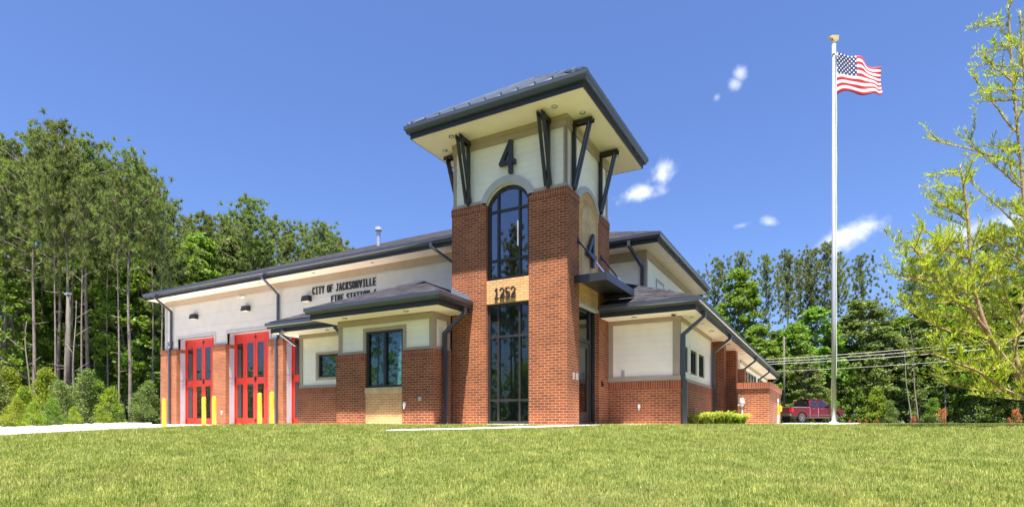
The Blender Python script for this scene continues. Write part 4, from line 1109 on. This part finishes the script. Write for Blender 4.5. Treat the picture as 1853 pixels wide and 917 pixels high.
# ------------------------------------------------------------------ vegetation
def unit(n,rg):
    v=rg.normal(size=(n,3)); return v/np.linalg.norm(v,axis=1)[:,None]
def leaves(centers, rad, per, size, rg, flat=.7, aspect=.6, upbias=.3):
    """diamond leaves scattered in clumps; returns V,F(quads)"""
    C=np.repeat(np.asarray(centers),per,axis=0); Rr=np.repeat(np.asarray(rad),per) if np.ndim(rad) else np.full(len(C),rad)
    n=len(C); d=unit(n,rg); rr=Rr*rg.random(n)**.45
    P0=C+d*rr[:,None]*np.array([1,1,flat])
    a=unit(n,rg)+d*.5; a/=np.linalg.norm(a,axis=1)[:,None]
    nn=unit(n,rg)+np.array([0,0,upbias]); b=np.cross(nn,a); b/=np.linalg.norm(b,axis=1)[:,None]+1e-9
    s=size*(.6+.8*rg.random(n)); a=a*s[:,None]; b=b*(s*aspect)[:,None]
    V=np.stack([P0-a*.5,P0+b*.5,P0+a*.5,P0-b*.5],axis=1).reshape(-1,3)
    F=np.arange(n*4).reshape(-1,4); return V,F
def needles(centers, dirs, per, length, width, rg):
    """tufts of thin triangles fanning from each centre"""
    n=len(centers)*per; C=np.repeat(np.asarray(centers),per,axis=0); D=np.repeat(np.asarray(dirs),per,axis=0)
    d=unit(n,rg)+D*.6; d/=np.linalg.norm(d,axis=1)[:,None]
    base=C+unit(n,rg)*(length*.45*rg.random(n))[:,None]
    L=length*(.6+.7*rg.random(n)); s=np.cross(d,unit(n,rg)); s/=np.linalg.norm(s,axis=1)[:,None]+1e-9
    tip=base+d*L[:,None]; s=s*width*.5
    V=np.stack([base-s,base+s,tip],axis=1).reshape(-1,3); return V,np.arange(n*3).reshape(-1,3)
def trunk_path(H,lean,wob,rg,n=14):
    ph=rg.random(2)*6; return [(lean[0]*H*(i/n)**1.0+wob*math.sin(ph[0]+i*.55)*(i/n), lean[1]*H*(i/n)+wob*math.cos(ph[1]+i*.5)*(i/n), H*i/n) for i in range(n+1)]
def pine_proto(seed,H,cb,rad,dens=1.0,lean=(0,0),bark='bark',tr=.17):
    """crown mesh, trunk mesh for a loblolly pine; cb = crown base fraction"""
    rg=np.random.default_rng(seed); path=trunk_path(H,lean,.22,rg)
    tm=MB(); tm.tube(path,[tr*(1-.82*(i/14)) for i in range(15)],8)
    cen=[];dr=[]
    nb=int(27*dens)
    for k in range(nb):
        f=cb+(1-cb)*((k+.5)/nb)**.85*.985; zz=f*H; i=min(13,int(f*14)); q=f*14-i
        b=Vector(path[i]).lerp(Vector(path[i+1]),q)
        u=(f-cb)/(1-cb); prof=(.55+.45*math.sin(min(1,u*1.7)*math.pi/2))*(1-u**3.2)+.16
        L=rad*prof*(.6+.6*rg.random()); az=k*2.4+rg.random()*1.2
        rise=.15+.55*u+rg.random()*.2
        e_=b+Vector((math.cos(az)*L,math.sin(az)*L,L*rise))
        midp=b.lerp(e_,.5)+Vector((0,0,.05*L))
        tm.tube([b,midp,e_],[.05*(1-u*.6),.03,.012],5,cap=False)
        for t in np.linspace(.4,1,max(3,int(L*1.9))):
            for _ in range(2):
                c=b.lerp(e_,float(t))+Vector(rg.normal(size=3)*(.20+.12*L))
                cen.append(c); dr.append(((e_-b).normalized()*.5+Vector((0,0,.6)))[:])
    for zf in np.linspace(cb+.1,1.0,26):
        i=min(13,int(zf*14)); b=Vector(path[i]).lerp(Vector(path[i+1]),zf*14-i)
        for _ in range(3): cen.append(b+Vector(rg.normal(size=3)*.35)); dr.append((0,0,.7))
    # a few dead stubs lower down
    for k in range(7):
        f=cb*(.45+.55*rg.random()); i=int(f*14); b=Vector(path[i]); az=rg.random()*6.28; L=.5+rg.random()*1.0
        tm.tube([b,b+Vector((math.cos(az)*L,math.sin(az)*L,.1*L))],[.025,.01],4,cap=False)
    cen=np.array([tuple(c) for c in cen]); V,F=needles(cen,np.array(dr),44,.33,.058,rg)
    return tm,(V,F)
def broad_proto(seed,H,cb,rad,leafsize,nclump,per,tr=.12,conic=.5,flat=.6):
    rg=np.random.default_rng(seed); path=trunk_path(H*.92,(0,0),.25,rg)
    tm=MB(); tm.tube(path,[tr*(1-.85*(i/14)) for i in range(15)],7)
    cen=[];rad_=[]
    for k in range(nclump):
        f=cb+(1-cb)*rg.random()**.9; u=(f-cb)/(1-cb); env=rad*((1-u)**conic)*(.55+.45*min(1,u*4))+.15
        az=rg.random()*6.283; rr=env*(.35+.65*rg.random()**.5); i=min(13,int(f*.9*14)); b=Vector(path[i])
        c=Vector((path[i][0]+math.cos(az)*rr,path[i][1]+math.sin(az)*rr,f*H))
        cen.append(tuple(c)); rad_.append(.28+.42*rg.random()*max(.5,rad/2.5))
        if k%4==0: tm.tube([b,b.lerp(c,.5)+Vector((0,0,.1)),c],[.035,.02,.008],4,cap=False)
    V,F=leaves(cen,np.array(rad_),per,leafsize,rg,flat=flat); return tm,(V,F)
PROTO={}
def proto(kind,key,make,leafmat,barkmat,name):
    tm,(V,F)=make
    root=empty(name); t=tm.build('trunk',[M[barkmat]],root,smooth=True); c=np_mesh('crown',V,F,M[leafmat],parent=root)
    PROTO[key]=root; root['_used']=0; return root
def plant(key,px,t,label,cat,group,scale=1.0,rz=None,name=None,zoff=0,xy=None,sxy=1.0):
    root=PROTO[key]
    if root.get('_used')==0: o=root; root['_used']=1
    else: o=copy_tree(root)
    x,y=xy or cw(px,t); o.location=(x,y,h(x,y)+zoff-.05); o.rotation_euler=(0,0,rnd.random()*6.28 if rz is None else rz); o.scale=(scale*sxy,scale*sxy,scale)
    tag(o,label,cat,group); return o
# prototypes ( about 20 m pines )
for i,(s,cb,rad,dn) in enumerate(((11,.50,3.0,1.25),(12,.56,2.6,1.1),(13,.45,3.2,1.3),(14,.60,2.4,1.0),(15,.40,2.7,1.3))):
    proto('pine','pine%d'%i,pine_proto(s,20,cb,rad,dn),'needle','bark','pine_tree')
for i,(s,H,cb,rad,mat) in enumerate(((21,12,.12,2.8,'leaf'),(22,12,.20,2.3,'leaf'),(23,12,.08,3.2,'leaf_o'),(24,12,.3,2.5,'leaf'))):
    proto('broad','broad%d'%i,broad_proto(s,H,cb,rad,.27,170,60),mat,'bark_p','broadleaf_tree')
for i,(s,mat,nm) in enumerate(((31,'leaf_y','shrub'),(32,'leaf_o','shrub'),(33,'leaf_y','shrub'),(34,'leaf','shrub'))):
    proto('shrub','shrub%d'%i,broad_proto(s,4,.02,1.7,.13,95,62,tr=.035,conic=.9,flat=.9),mat,'bark_p',nm)

def T(px,top,t,key,label,cat='pine tree',group=None,sxy=1.0,H0=20.):
    x,y=cw(px,t); Hh=pz(top,t)-h(x,y); plant(key,px,t,label,cat,group,Hh/H0,sxy=sxy)
GP='pines of the left treeline'
ex=[(22,270,41),(48,295,43),(78,262,44),(100,285,37.5),(132,270,42),(148,330,37),(172,290,43),(195,330,41),(215,310,37.5),(250,300,43),(276,335,41),(292,372,39)]
def extra_pines():
    for i,(px_,top,t_) in enumerate(ex): T(px_,top,t_,'pine%d'%(1 if i%2 else 3),'slender young pine, '+ORD[i]+' of the thin ones from the left edge of the wood',group='slender pines in the left treeline',sxy=.5)
left=[(8,262,40,2),(62,248,39,0),(106,229,42,1),(120,262,38,3),(158,256,40,3),(205,300,46,2),(235,283,38,1),(262,315,44,0),(305,372,42,4),(28,300,46,4),(85,290,48,2),(180,300,50,0),(140,300,47,4),(285,345,50,3),(225,330,52,2)]
nm=['at the far left edge of the photo','second from the left, before the tall twins','tallest, with the highest crown of the left group','with a bare trunk beside the grey lamp post','leaning slightly right, behind the lamp post','behind the two leaning trunks','in front, with a clean pale trunk left of the station','between the front pine and the station','nearest the corner of the garage roof','behind the leftmost pine','behind the tall twin crowns','partly hidden behind the leaning pine','hidden low behind the lamp post pines','behind the garage corner pine','farthest back in the left group']
for (px_,top,t_,k),n_ in zip(left,nm): T(px_,top,t_,'pine%d'%k,'tall pine '+n_,group=GP,sxy=.8)
mid=[(345,398,62,4),(372,394,60,2),(410,405,64,0),(452,365,58,2),(440,392,66,1),(486,398,62,4),(525,412,66,3),(558,420,70,1),(578,410,68,0),(618,440,72,4),(600,428,75,2)]
nm=['just right of the left group behind the garage roof','with a dark rounded crown above the garage eave','between dark crowns above the garage eave','with the tallest crown above the garage roof','left behind the tallest crown above the roof','right beside the tallest crown above the roof','left of the gap above the roof sign','with a thin crown above the roof sign','above the letters of the sign','rightmost before the roof vent','behind the two crowns near the roof vent']
for (px_,top,t_,k),n_ in zip(mid,nm): T(px_,top,t_,'pine%d'%k,'pine '+n_,group='pines behind the garage roof',sxy=1.0)
rightp=[(1262,500,70,3),(1298,474,68,1),(1338,464,70,0),(1385,468,69,2),(1424,461,70,3),(1447,475,74,4),(1468,456,71,1),(1493,447,69,0),(1514,470,75,3),(1560,467,68,2),(1655,485,66,3),(1672,470,70,1),(1700,435,64,0),(1735,450,68,3),(1780,425,63,2),(1815,415,66,0),(1848,400,62,4),(1610,560,80,1)]
nm=['just past the upper roof corner','second past the upper roof corner','above the bright leafy tree','with a broad crown above the far eave','narrow, above the utility pole','behind the narrow one by the utility pole','left of the close pair at the flagpole','tallest at the flagpole, on its left','peeking out right behind the flagpole','standing alone right of the flagpole','thin, left of the yellow-green tree','behind the tips of the yellow-green tree','tall, behind the left stem of the yellow-green tree','bare trunked behind the yellow-green tree','behind the middle of the yellow-green tree','behind the thick boughs of the yellow-green tree','at the right edge of the photo','low in the gap between flagpole and yellow-green tree']
for (px_,top,t_,k),n_ in zip(rightp,nm): T(px_,top,t_,'pine%d'%k,'pine '+n_,group='pines of the right treeline',sxy=.78)
# broadleaf understorey
bl=[(10,470,38,0),(55,500,42,1),(95,470,44,2),(140,480,43,0),(190,440,42,3),(225,470,40,1),(262,450,41,0),(298,430,43,3),(330,440,46,1),(350,430,52,0),(400,430,58,2),(470,440,60,0),(30,420,47,3),(120,410,49,1),(250,400,50,2)]
ORD=['first','second','third','fourth','fifth','sixth','seventh','eighth','ninth','tenth','eleventh','twelfth','thirteenth','fourteenth','fifteenth','sixteenth','seventeenth','eighteenth','nineteenth','twentieth']
extra_pines()
bl=[(a,b,c+2.5,d) for a,b,c,d in sorted(bl)]
for i,(px_,top,t_,k) in enumerate(bl):
    T(px_,top,t_,'broad%d'%k,ORD[i]+' leafy tree from the left edge, in the understorey behind the left pines','broadleaf tree','understorey trees left',H0=12.)
br=[(1290,560,60,1),(1335,488,64,1),(1375,590,60,0),(1405,600,62,2),(1440,585,60,3),(1480,560,62,0),(1520,585,63,1),(1560,545,62,2),(1600,590,60,2),(1640,575,61,3),(1675,560,60,2),(1715,540,60,0),(1745,560,58,1),(1785,530,58,2),(1825,520,57,3),(1860,500,56,0),(1900,500,55,1),(1580,600,66,0),(1310,600,66,3),(1460,640,57,2)]
br=sorted(br)
for i,(px_,top,t_,k) in enumerate(br):
    main=(px_==1335); lab='bright green slender leafy tree rising high among the pines right of the roofs' if main else ORD[i]+' leafy tree of the right treeline counted from the roofs'
    T(px_,top,t_,'broad%d'%k,lab,'broadleaf tree',None if main else 'understorey trees right',H0=12.,sxy=1.0 if main else 1.25)
# shrubs at the wood's edge, left
sh=[(5,668,34,0),(40,700,33,2),(78,668,36,2),(110,690,33,1),(150,670,34,1),(175,690,35,3),(200,700,34,2),(262,690,36,1),(25,720,31,0),(95,720,32,3),(60,725,31,2),(185,735,33,0),(212,730,34,3),(280,715,37,1),(-20,660,33,1),(135,735,32,0)]
cnt={}
for i,(px_,top,t_,k) in enumerate(sorted(sh)):
    kd={0:'yellow-green',1:'olive',2:'yellow-green',3:'fresh green'}[k]
    cnt[kd]=cnt.get(kd,-1)+1
    T(px_,top,t_,'shrub%d'%k,ORD[cnt[kd]]+' '+kd+' shrub from the left at the edge of the left wood','shrub','%s shrubs by the left wood'%kd,H0=4.,sxy=.95)
shr=[(1440,700,58,0),(1475,690,60,0),(1500,705,59,3),(1545,690,60,3),(1590,700,58,2),(1630,690,60,3),(1665,705,58,1),(1720,690,58,3),(1760,700,57,1),(1800,690,56,3),(1840,700,55,1),(1425,690,62,2),(1880,690,54,3),(1405,640,70,0),(1690,720,56,3),(1610,725,57,1)]
cnt={}
for i,(px_,top,t_,k) in enumerate(sorted(shr)):
    kd={0:'yellow-green',1:'olive',2:'yellow-green',3:'fresh green'}[k]
    cnt[kd]=cnt.get(kd,-1)+1
    T(px_,top,t_,'shrub%d'%k,ORD[cnt[kd]]+' '+kd+' shrub from the station along the right treeline','shrub','%s shrubs by the right treeline'%kd,H0=4.,sxy=1.0)
# rusty shrubs, right
proto('rust','rust',broad_proto(41,1.4,.1,.55,.13,26,24,tr=.02),'rust','bark_p','shrub')
for px_,t_,s_,lab in ((1538,52,.35,'tiny rust-red shrub just right of the flagpole'),(1555,53,.4,'small rust-red shrub second right of the flagpole'),(1567,53,.4,'small rust-red shrub third right of the flagpole'),(1587,52,.38,'small rust-red shrub left of the wide gap'),(1653,50,.6,'knee-high rust-red shrub before the thin trunks'),(1704,46,1.0,'tallest rust-red dead shrub before the pine trunks'),(1838,40,.85,'salmon dead shrub at the right edge'),(1826,40,.35,'low rust-red shrub left of the salmon one')):
    plant('rust',px_,t_,lab,'shrub',None,s_*.85,sxy=.62)
# bare slender trunks at right and left
for i,(px_,t_,H_,ln,lab) in enumerate(((1650,55,9,(-.10,0),'slender pale bare trunk leaning left in the right wood'),(1662,56,10,(-.07,.02),'slender pale bare trunk next to the leaning one'),(55,37,7,(-.08,0),'dead bare sapling by the left pines'),(133,36,8,(.02,0),'pale bare stem just right of the lamp post'),(1711,57,9,(-.03,0),'thin bare stem left of the dark pine trunks'))):
    x,y=cw(px_,t_); rg=np.random.default_rng(60+i); m=MB(); pth=trunk_path(H_,ln,.15,rg); m.tube(pth,[.07*(1-.8*k/14) for k in range(15)],6)
    for k in (6,8,10,12):
        az=rg.random()*6.3; b=Vector(pth[k]); m.tube([b,b+Vector((math.cos(az)*.8,math.sin(az)*.8,.7))],[.025,.008],4)
    o=m.build('bare_tree',[M['bark_p']],None,smooth=True,label=lab,cat='tree'); o.location=(x,y,h(x,y)-.05)
# woodland mass behind
def wood(name,pts,zt0,n,size,seed,mat,lab):
    rg=np.random.default_rng(seed); C=[];
    P_=[cw(*q) for q in pts]; seg=[math.dist(a,b) for a,b in zip(P_[:-1],P_[1:])]; tot=sum(seg)
    A=rg.random(n)*tot; out=np.zeros((n,3)); cum=np.cumsum([0]+seg)
    for i in range(n):
        k=min(len(seg)-1,int(np.searchsorted(cum,A[i])-1)); k=max(k,0); q=(A[i]-cum[k])/seg[k]
        x=P_[k][0]*(1-q)+P_[k+1][0]*q; y=P_[k][1]*(1-q)+P_[k+1][1]*q
        hh=zt0[0]+(zt0[1]-zt0[0])*A[i]/tot; hh*=.8+.2*math.sin(A[i]*.9)+.12*math.sin(A[i]*2.3)
        out[i]=(x+rg.normal()*2.5,y+rg.normal()*2.5,h(x,y)+hh*rg.random()**.9)
    V,F=leaves(out,.9,9,size,rg,flat=.8); o=np_mesh(name,V,F,M[mat]); tag(o,lab,'woodland',None,'stuff'); return o
wood('woodland',[(-300,52),(0,54),(200,58),(340,62)],(13,13),4200,.55,71,'leaf','dense green wood filling in behind the left pines')
wood('woodland',[(300,68),(480,74),(650,84),(760,90)],(10,7),1600,.6,72,'leaf','dense green wood far behind the garage roof')
wood('woodland',[(1180,84),(1300,80),(1480,76),(1650,74),(1850,70),(2150,66)],(9.5,9.5),4600,.55,73,'leaf','dense green wood behind the right treeline')
sheet('forest_floor',[cw(-900,70),cw(-900,32),cw(-300,31),cw(0,33),cw(260,37),cw(330,44),cw(420,60),cw(700,75),cw(1000,75),cw(1250,56),cw(1500,57),cw(1700,54),cw(1950,50),cw(2500,45),cw(2500,95),cw(1500,110),cw(300,95),cw(-300,90)],M['litter'],.03,step=5)
wood('woodland',[(926,-30),(926,-31)],(1,1),1,.1,1,'leaf','x') if False else None
def wood2(x0,x1,y,hh,n,seed,lab):
    rg=np.random.default_rng(seed); C=np.stack([x0+(x1-x0)*rg.random(n),y+rg.normal(size=n)*2,np.zeros(n)],1); C[:,2]=-1.5+hh*(.8+.2*np.sin(C[:,0]*.5))*rg.random(n)
    V,F=leaves(C,.9,8,.6,rg,flat=.8); tag(np_mesh('woodland',V,F,M['leaf']),lab,'woodland',None,'stuff')
wood2(-130,40,-46,12,3600,77,'dense wood across the way, mirrored darkly in the station windows')
for i,(x,y,k,s_) in enumerate(sorted(((-27,-32,0,.9),(-23,-30,2,1.0),(-20,-33,1,.95),(-17.5,-29,4,.95),(-14.5,-32,3,1.0),(-11,-30,0,.9),(-33,-31,2,.9),(-38,-33,4,.95),(-6,-33,1,.9),(2,-34,3,1.0),(12,-34,2,.9)))):
    plant('pine%d'%k,0,0,ORD[i]+' tall pine of the row behind the camera, mirrored in the station windows','pine tree','pines mirrored in the glass',s_*.95,xy=(x,y),sxy=.75)
for i,(x,y,k) in enumerate(sorted(((-30,-34,0),(-25,-35,1),(-19,-35,2),(-13,-34,3),(-40,-35,2),(-7,-36,0),(-50,-36,3),(-60,-36,1),(-70,-36,0)))):
    plant('broad%d'%k,0,0,ORD[i]+' leafy tree of the row behind the camera, mirrored in the station windows','broadleaf tree','leafy trees mirrored in the glass',.6,xy=(x,y),sxy=1.3)

# daylilies
def lily_mesh(seed):
    rg=np.random.default_rng(seed); m=MB()
    for k in range(110):
        az=rg.random()*6.283; L=.22+.24*rg.random(); out=.35+.9*rg.random(); b=Vector(((rg.random()-.5)*.16,(rg.random()-.5)*.16,0)); d=Vector((math.cos(az),math.sin(az),0)); s_=Vector((-d.y,d.x,0))*.011
        p0=b; p1=b+d*L*out*.35+Vector((0,0,L*.7)); p2=b+d*L*out*.8+Vector((0,0,L*.85)); p3=b+d*L*out*1.1+Vector((0,0,L*.6))
        m.add([p0-s_,p0+s_,p1+s_,p1-s_,p2+s_*.8,p2-s_*.8,p3],[(0,1,2,3),(3,2,4,5),(5,4,6)])
    return m
lm=[lily_mesh(80+i) for i in range(3)]; lo=[]
pos=[(1257,16.2),(1271,16.9),(1283,16.3),(1298,16.9),(1311,16.4),(1326,17.2),(1341,17.0)]
for i,(px_,t_) in enumerate(pos):
    x,y=cw(px_,t_)
    if i<3: o=lm[i].build('daylily_clump',[M['lily']],None)
    else: o=lo[i%3].copy(); col.objects.link(o)
    lo.append(o); o.location=(x,y,h(x,y)); o.rotation_euler=(0,0,rnd.random()*6); o.scale=(1,1,.85+.3*rnd.random())
    tag(o,ORD[sorted(pos).index((px_,t_))]+' strappy yellow-green daylily clump from the left before the screen wall','plant','daylily clumps in the bed')

# --- young bald cypress, near right
CT=empty('cypress_tree',(*cw(1905,8.3*1.65),0),label='young yellow-green bald cypress reaching in from the right edge',cat='tree')
KC=1.65; cx0,cy0=cw(1905,8.3*KC); cz0=h(cx0,cy0); CT.location=(cx0,cy0,cz0)
def cp(px,py,t):
    t*=KC; x,y=cw(px,t); return Vector((x-cx0,y-cy0,pz(py,t)-cz0))
wood_=MB(); twigs=[]; rg=np.random.default_rng(5)
def smooth(pts,n=6):
    out=[]; P_=[pts[0]]+pts+[pts[-1]]
    for i in range(1,len(P_)-2):
        for k in range(n):
            t=k/n; a,b,c,d=P_[i-1],P_[i],P_[i+1],P_[i+2]
            out.append(.5*((2*b)+(-a+c)*t+(2*a-5*b+4*c-d)*t*t+(-a+3*b-3*c+d)*t**3))
    out.append(pts[-1]); return out
root=Vector((0,0,-.1))
base=cp(1897,742,8.3)
stems=[
 ([root,base,cp(1853,692,8.2),cp(1807,636,8.1),cp(1786,599,8.0),cp(1766,537,8.0),cp(1757,483,8.0),cp(1752,400,8.0),cp(1745,345,8.0),cp(1737,300,8.0)],.05,1.0),
 ([base,cp(1856,722,8.0),cp(1810,700,7.8),cp(1770,672,7.7),cp(1725,655,7.6),cp(1690,640,7.6)],.028,.9),
 ([base,cp(1868,700,8.5),cp(1840,655,8.6),cp(1838,607,8.6),cp(1852,560,8.6),cp(1862,500,8.6),cp(1858,430,8.5),cp(1850,330,8.5),cp(1838,200,8.5),cp(1829,90,8.5),cp(1824,10,8.5)],.042,1.0),
 ([cp(1786,599,8.0),cp(1740,545,7.8),cp(1700,510,7.7),cp(1670,470,7.6),cp(1650,445,7.6)],.02,.8),
 ([base,cp(1900,650,8.0),cp(1895,520,7.9),cp(1880,400,7.9),cp(1868,250,7.9),cp(1852,120,7.9),cp(1846,20,7.9)],.035,1.0),
]
def grow(p0,dirv,L,r,lvl,rg):
    """short branch with sprays"""
    n=7; pts=[p0]; d=dirv.normalized()
    for k in range(n):
        d=(d+Vector(rg.normal(size=3)*.10)+Vector((0,0,.035))).normalized(); pts.append(pts[-1]+d*L/n)
    wood_.tube(pts,[KC*r*(1-.8*i/n)+.002 for i in range(n+1)],5,cap=False)
    twigs.append(pts)
    if lvl>0:
        for k in range(2,n):
            if rg.random()<.8:
                sd=d.cross(Vector(rg.normal(size=3))).normalized(); grow(pts[k],(d*.8+sd*.75+Vector((0,0,.1))),L*.42*(1.1-.5*k/n),r*.5,lvl-1,rg)
right=Vector((.8746,.4848,0)); 
for pts,r,q in stems:
    sp=smooth(pts); n=len(sp); wood_.tube(sp,[KC*r*(1-.88*i/n)+.005 for i in range(n)],8)
    twigs.append(sp[int(n*.45):])
    for k in range(int(n*.18),n-1):
        u=k/n
        for _ in range(2 if q<1 else 2):
            if rg.random()<.42:
                az=rg.random()*6.283; dv=Vector((math.cos(az),math.sin(az),.25+.25*rg.random()))
                if rg.random()<.45: dv=dv-right*1.1
                grow(sp[k],dv,KC*(.95*(1-.70*u)+.12)*(.6+.5*rg.random()),.011*(1-.6*u),1,rg)
# long left-reaching boughs seen against the sky
for a,b in (((1766,500,8.0),(1635,458,7.6)),((1757,430,8.0),(1640,455,7.9)),((1770,560,7.9),(1640,520,7.5)),((1750,400,8.0),(1690,360,8.0)),((1848,340,8.5),(1715,265,8.3)),((1846,300,8.5),(1720,220,8.2)),((1840,240,8.5),(1748,150,8.3)),((1850,420,8.4),(1735,330,8.1)),((1860,480,8.3),(1780,400,8.0)),((1835,150,8.5),(1785,95,8.4)),((1700,500,7.6),(1615,500,7.5)),((1690,560,7.6),(1620,545,7.5)),((1720,600,7.6),(1625,580,7.5)),((1853,600,8.3),(1780,470,8.0)),((1760,470,8.0),(1655,445,7.8))):
    A=cp(*a);B=cp(*b); grow(A,(B-A),(B-A).length,.012,1,rg)
CW=wood_.build('trunk',[M['bark_c']],CT,smooth=True)
# sprays: little upright feathers along each twig
P0=[];D0=[]
for pts in twigs:
    for a,b in zip(pts[:-1],pts[1:]):
        L=(b-a).length; n=max(1,int(L/.013/KC))
        for k in range(n):
            q=(k+rg.random())/n; P0.append(a.lerp(b,q)); D0.append((b-a).normalized())
P0=np.array([tuple(v) for v in P0]); D0=np.array([tuple(v) for v in D0])
P0=np.repeat(P0,2,axis=0); D0=np.repeat(D0,2,axis=0); n=len(P0)
d=D0*.45+unit(n,rg)*.75+np.array([0,0,.75]); d/=np.linalg.norm(d,axis=1)[:,None]
L=KC*(.045+.06*rg.random(n))[:,None]; s_=np.cross(d,unit(n,rg)); s_/=np.linalg.norm(s_,axis=1)[:,None]; s_=s_*.0054*KC
V=np.stack([P0,P0+d*L*.45+s_,P0+d*L,P0+d*L*.45-s_],axis=1).reshape(-1,3)
print('cypress leaves',n)
np_mesh('foliage',V,np.arange(n*4).reshape(-1,4),M['cyp'],parent=CT)

# --- grass: blades over the lawn in view
rg=np.random.default_rng(9)
N=760000
# depth distributed so that density falls with distance
tt=3.6+ (rg.random(N)**1.25)*12.5
aa=-1.15+rg.random(N)*2.75
X=CAMX+tt*(.8746*aa-.4848); Y=CAMY+tt*(.4848*aa+.8746)
hv=np.vectorize(h)
# keep off pavement and building
keep=(Y<-.45)|((X>.6)&(Y<2.5))|((X>2.75)&(Y<7.0))|((X>5.6)&(tt<15))
keep&=~((X<-10.2)&(Y>-4.9+ (X+20)*.39+ .25))
keep&=~((Y>-1.2)&(X<-3.1)&(X>-7.6))
pp=np.array(path)
def distpath(X,Y):
    dmin=np.full(len(X),9.)
    for a,b in zip(pp[:-1],pp[1:]):
        v=b-a; L2=(v**2).sum()+1e-9; q=np.clip(((X-a[0])*v[0]+(Y-a[1])*v[1])/L2,0,1); dd=np.hypot(X-a[0]-q*v[0],Y-a[1]-q*v[1]); dmin=np.minimum(dmin,dd)
    return dmin
X,Y,tt=X[keep],Y[keep],tt[keep]
kp=distpath(X,Y)>.31; X,Y,tt=X[kp],Y[kp],tt[kp]
patch=np.sin(X*1.7+np.sin(Y*1.3)*2)*np.sin(Y*2.1+X*.6)
kp=rg.random(len(X))<(.82+.18*patch); X,Y,tt,patch=X[kp],Y[kp],tt[kp],patch[kp]
Z=hv(X,Y); n=len(X); print('blades',n)
az=rg.random(n)*6.283; ln=rg.normal(size=n)*.35
H_=(.026+.036*rg.random(n))*(1+.12*patch); tall=rg.random(n)<.012; H_[tall]*=2.1
wd=.0035+.0022*(tt/8)
d=np.stack([np.cos(az)*ln,np.sin(az)*ln,np.ones(n)],1); sx=np.stack([-np.sin(az),np.cos(az),np.zeros(n)],1)*wd[:,None]
Bp=np.stack([X,Y,Z-.01],1)
V=np.stack([Bp-sx,Bp+sx,Bp+d*H_[:,None]],1).reshape(-1,3)
go=np_mesh('lawn_grass',V,np.arange(n*3).reshape(-1,3),M['grassb']); tag(go,'short sunlit lawn grass sloping up to the station','grass',None,'stuff')
# rocks along the far edge of the apron
rg=np.random.default_rng(3); m=MB()
for k in range(420):
    px_=-60+rg.random()*330; t_=29.5+rg.normal()*1.0+max(0,(px_-100))*.02; x,y=cw(px_,t_); r=.06+.12*rg.random()
    v=unit(8,rg)*r*(.7+.6*rg.random((8,1))); c=np.array([x,y,h(x,y)+r*.3])
    s=Vector((1,1,.6)); q=[(-1,-1,-1),(1,-1,-1),(1,1,-1),(-1,1,-1),(-1,-1,1),(1,-1,1),(1,1,1),(-1,1,1)]
    m.add([(c[0]+a*r*(.5+.4*rg.random()),c[1]+b*r*(.5+.4*rg.random()),c[2]+e_*r*(.3+.3*rg.random())) for a,b,e_ in q],[(0,3,2,1),(4,5,6,7),(0,1,5,4),(1,2,6,5),(2,3,7,6),(3,0,4,7)])
m.build('rubble_edging',[M['stone']],None,label='broken white stones along the wood side of the apron',cat='stones',kind='stuff')
for r_ in list(PROTO.values()):
    if '_used' in r_: del r_['_used']
for o in bpy.data.objects:
    if '_used' in o: del o['_used']
bpy.context.view_layer.update()
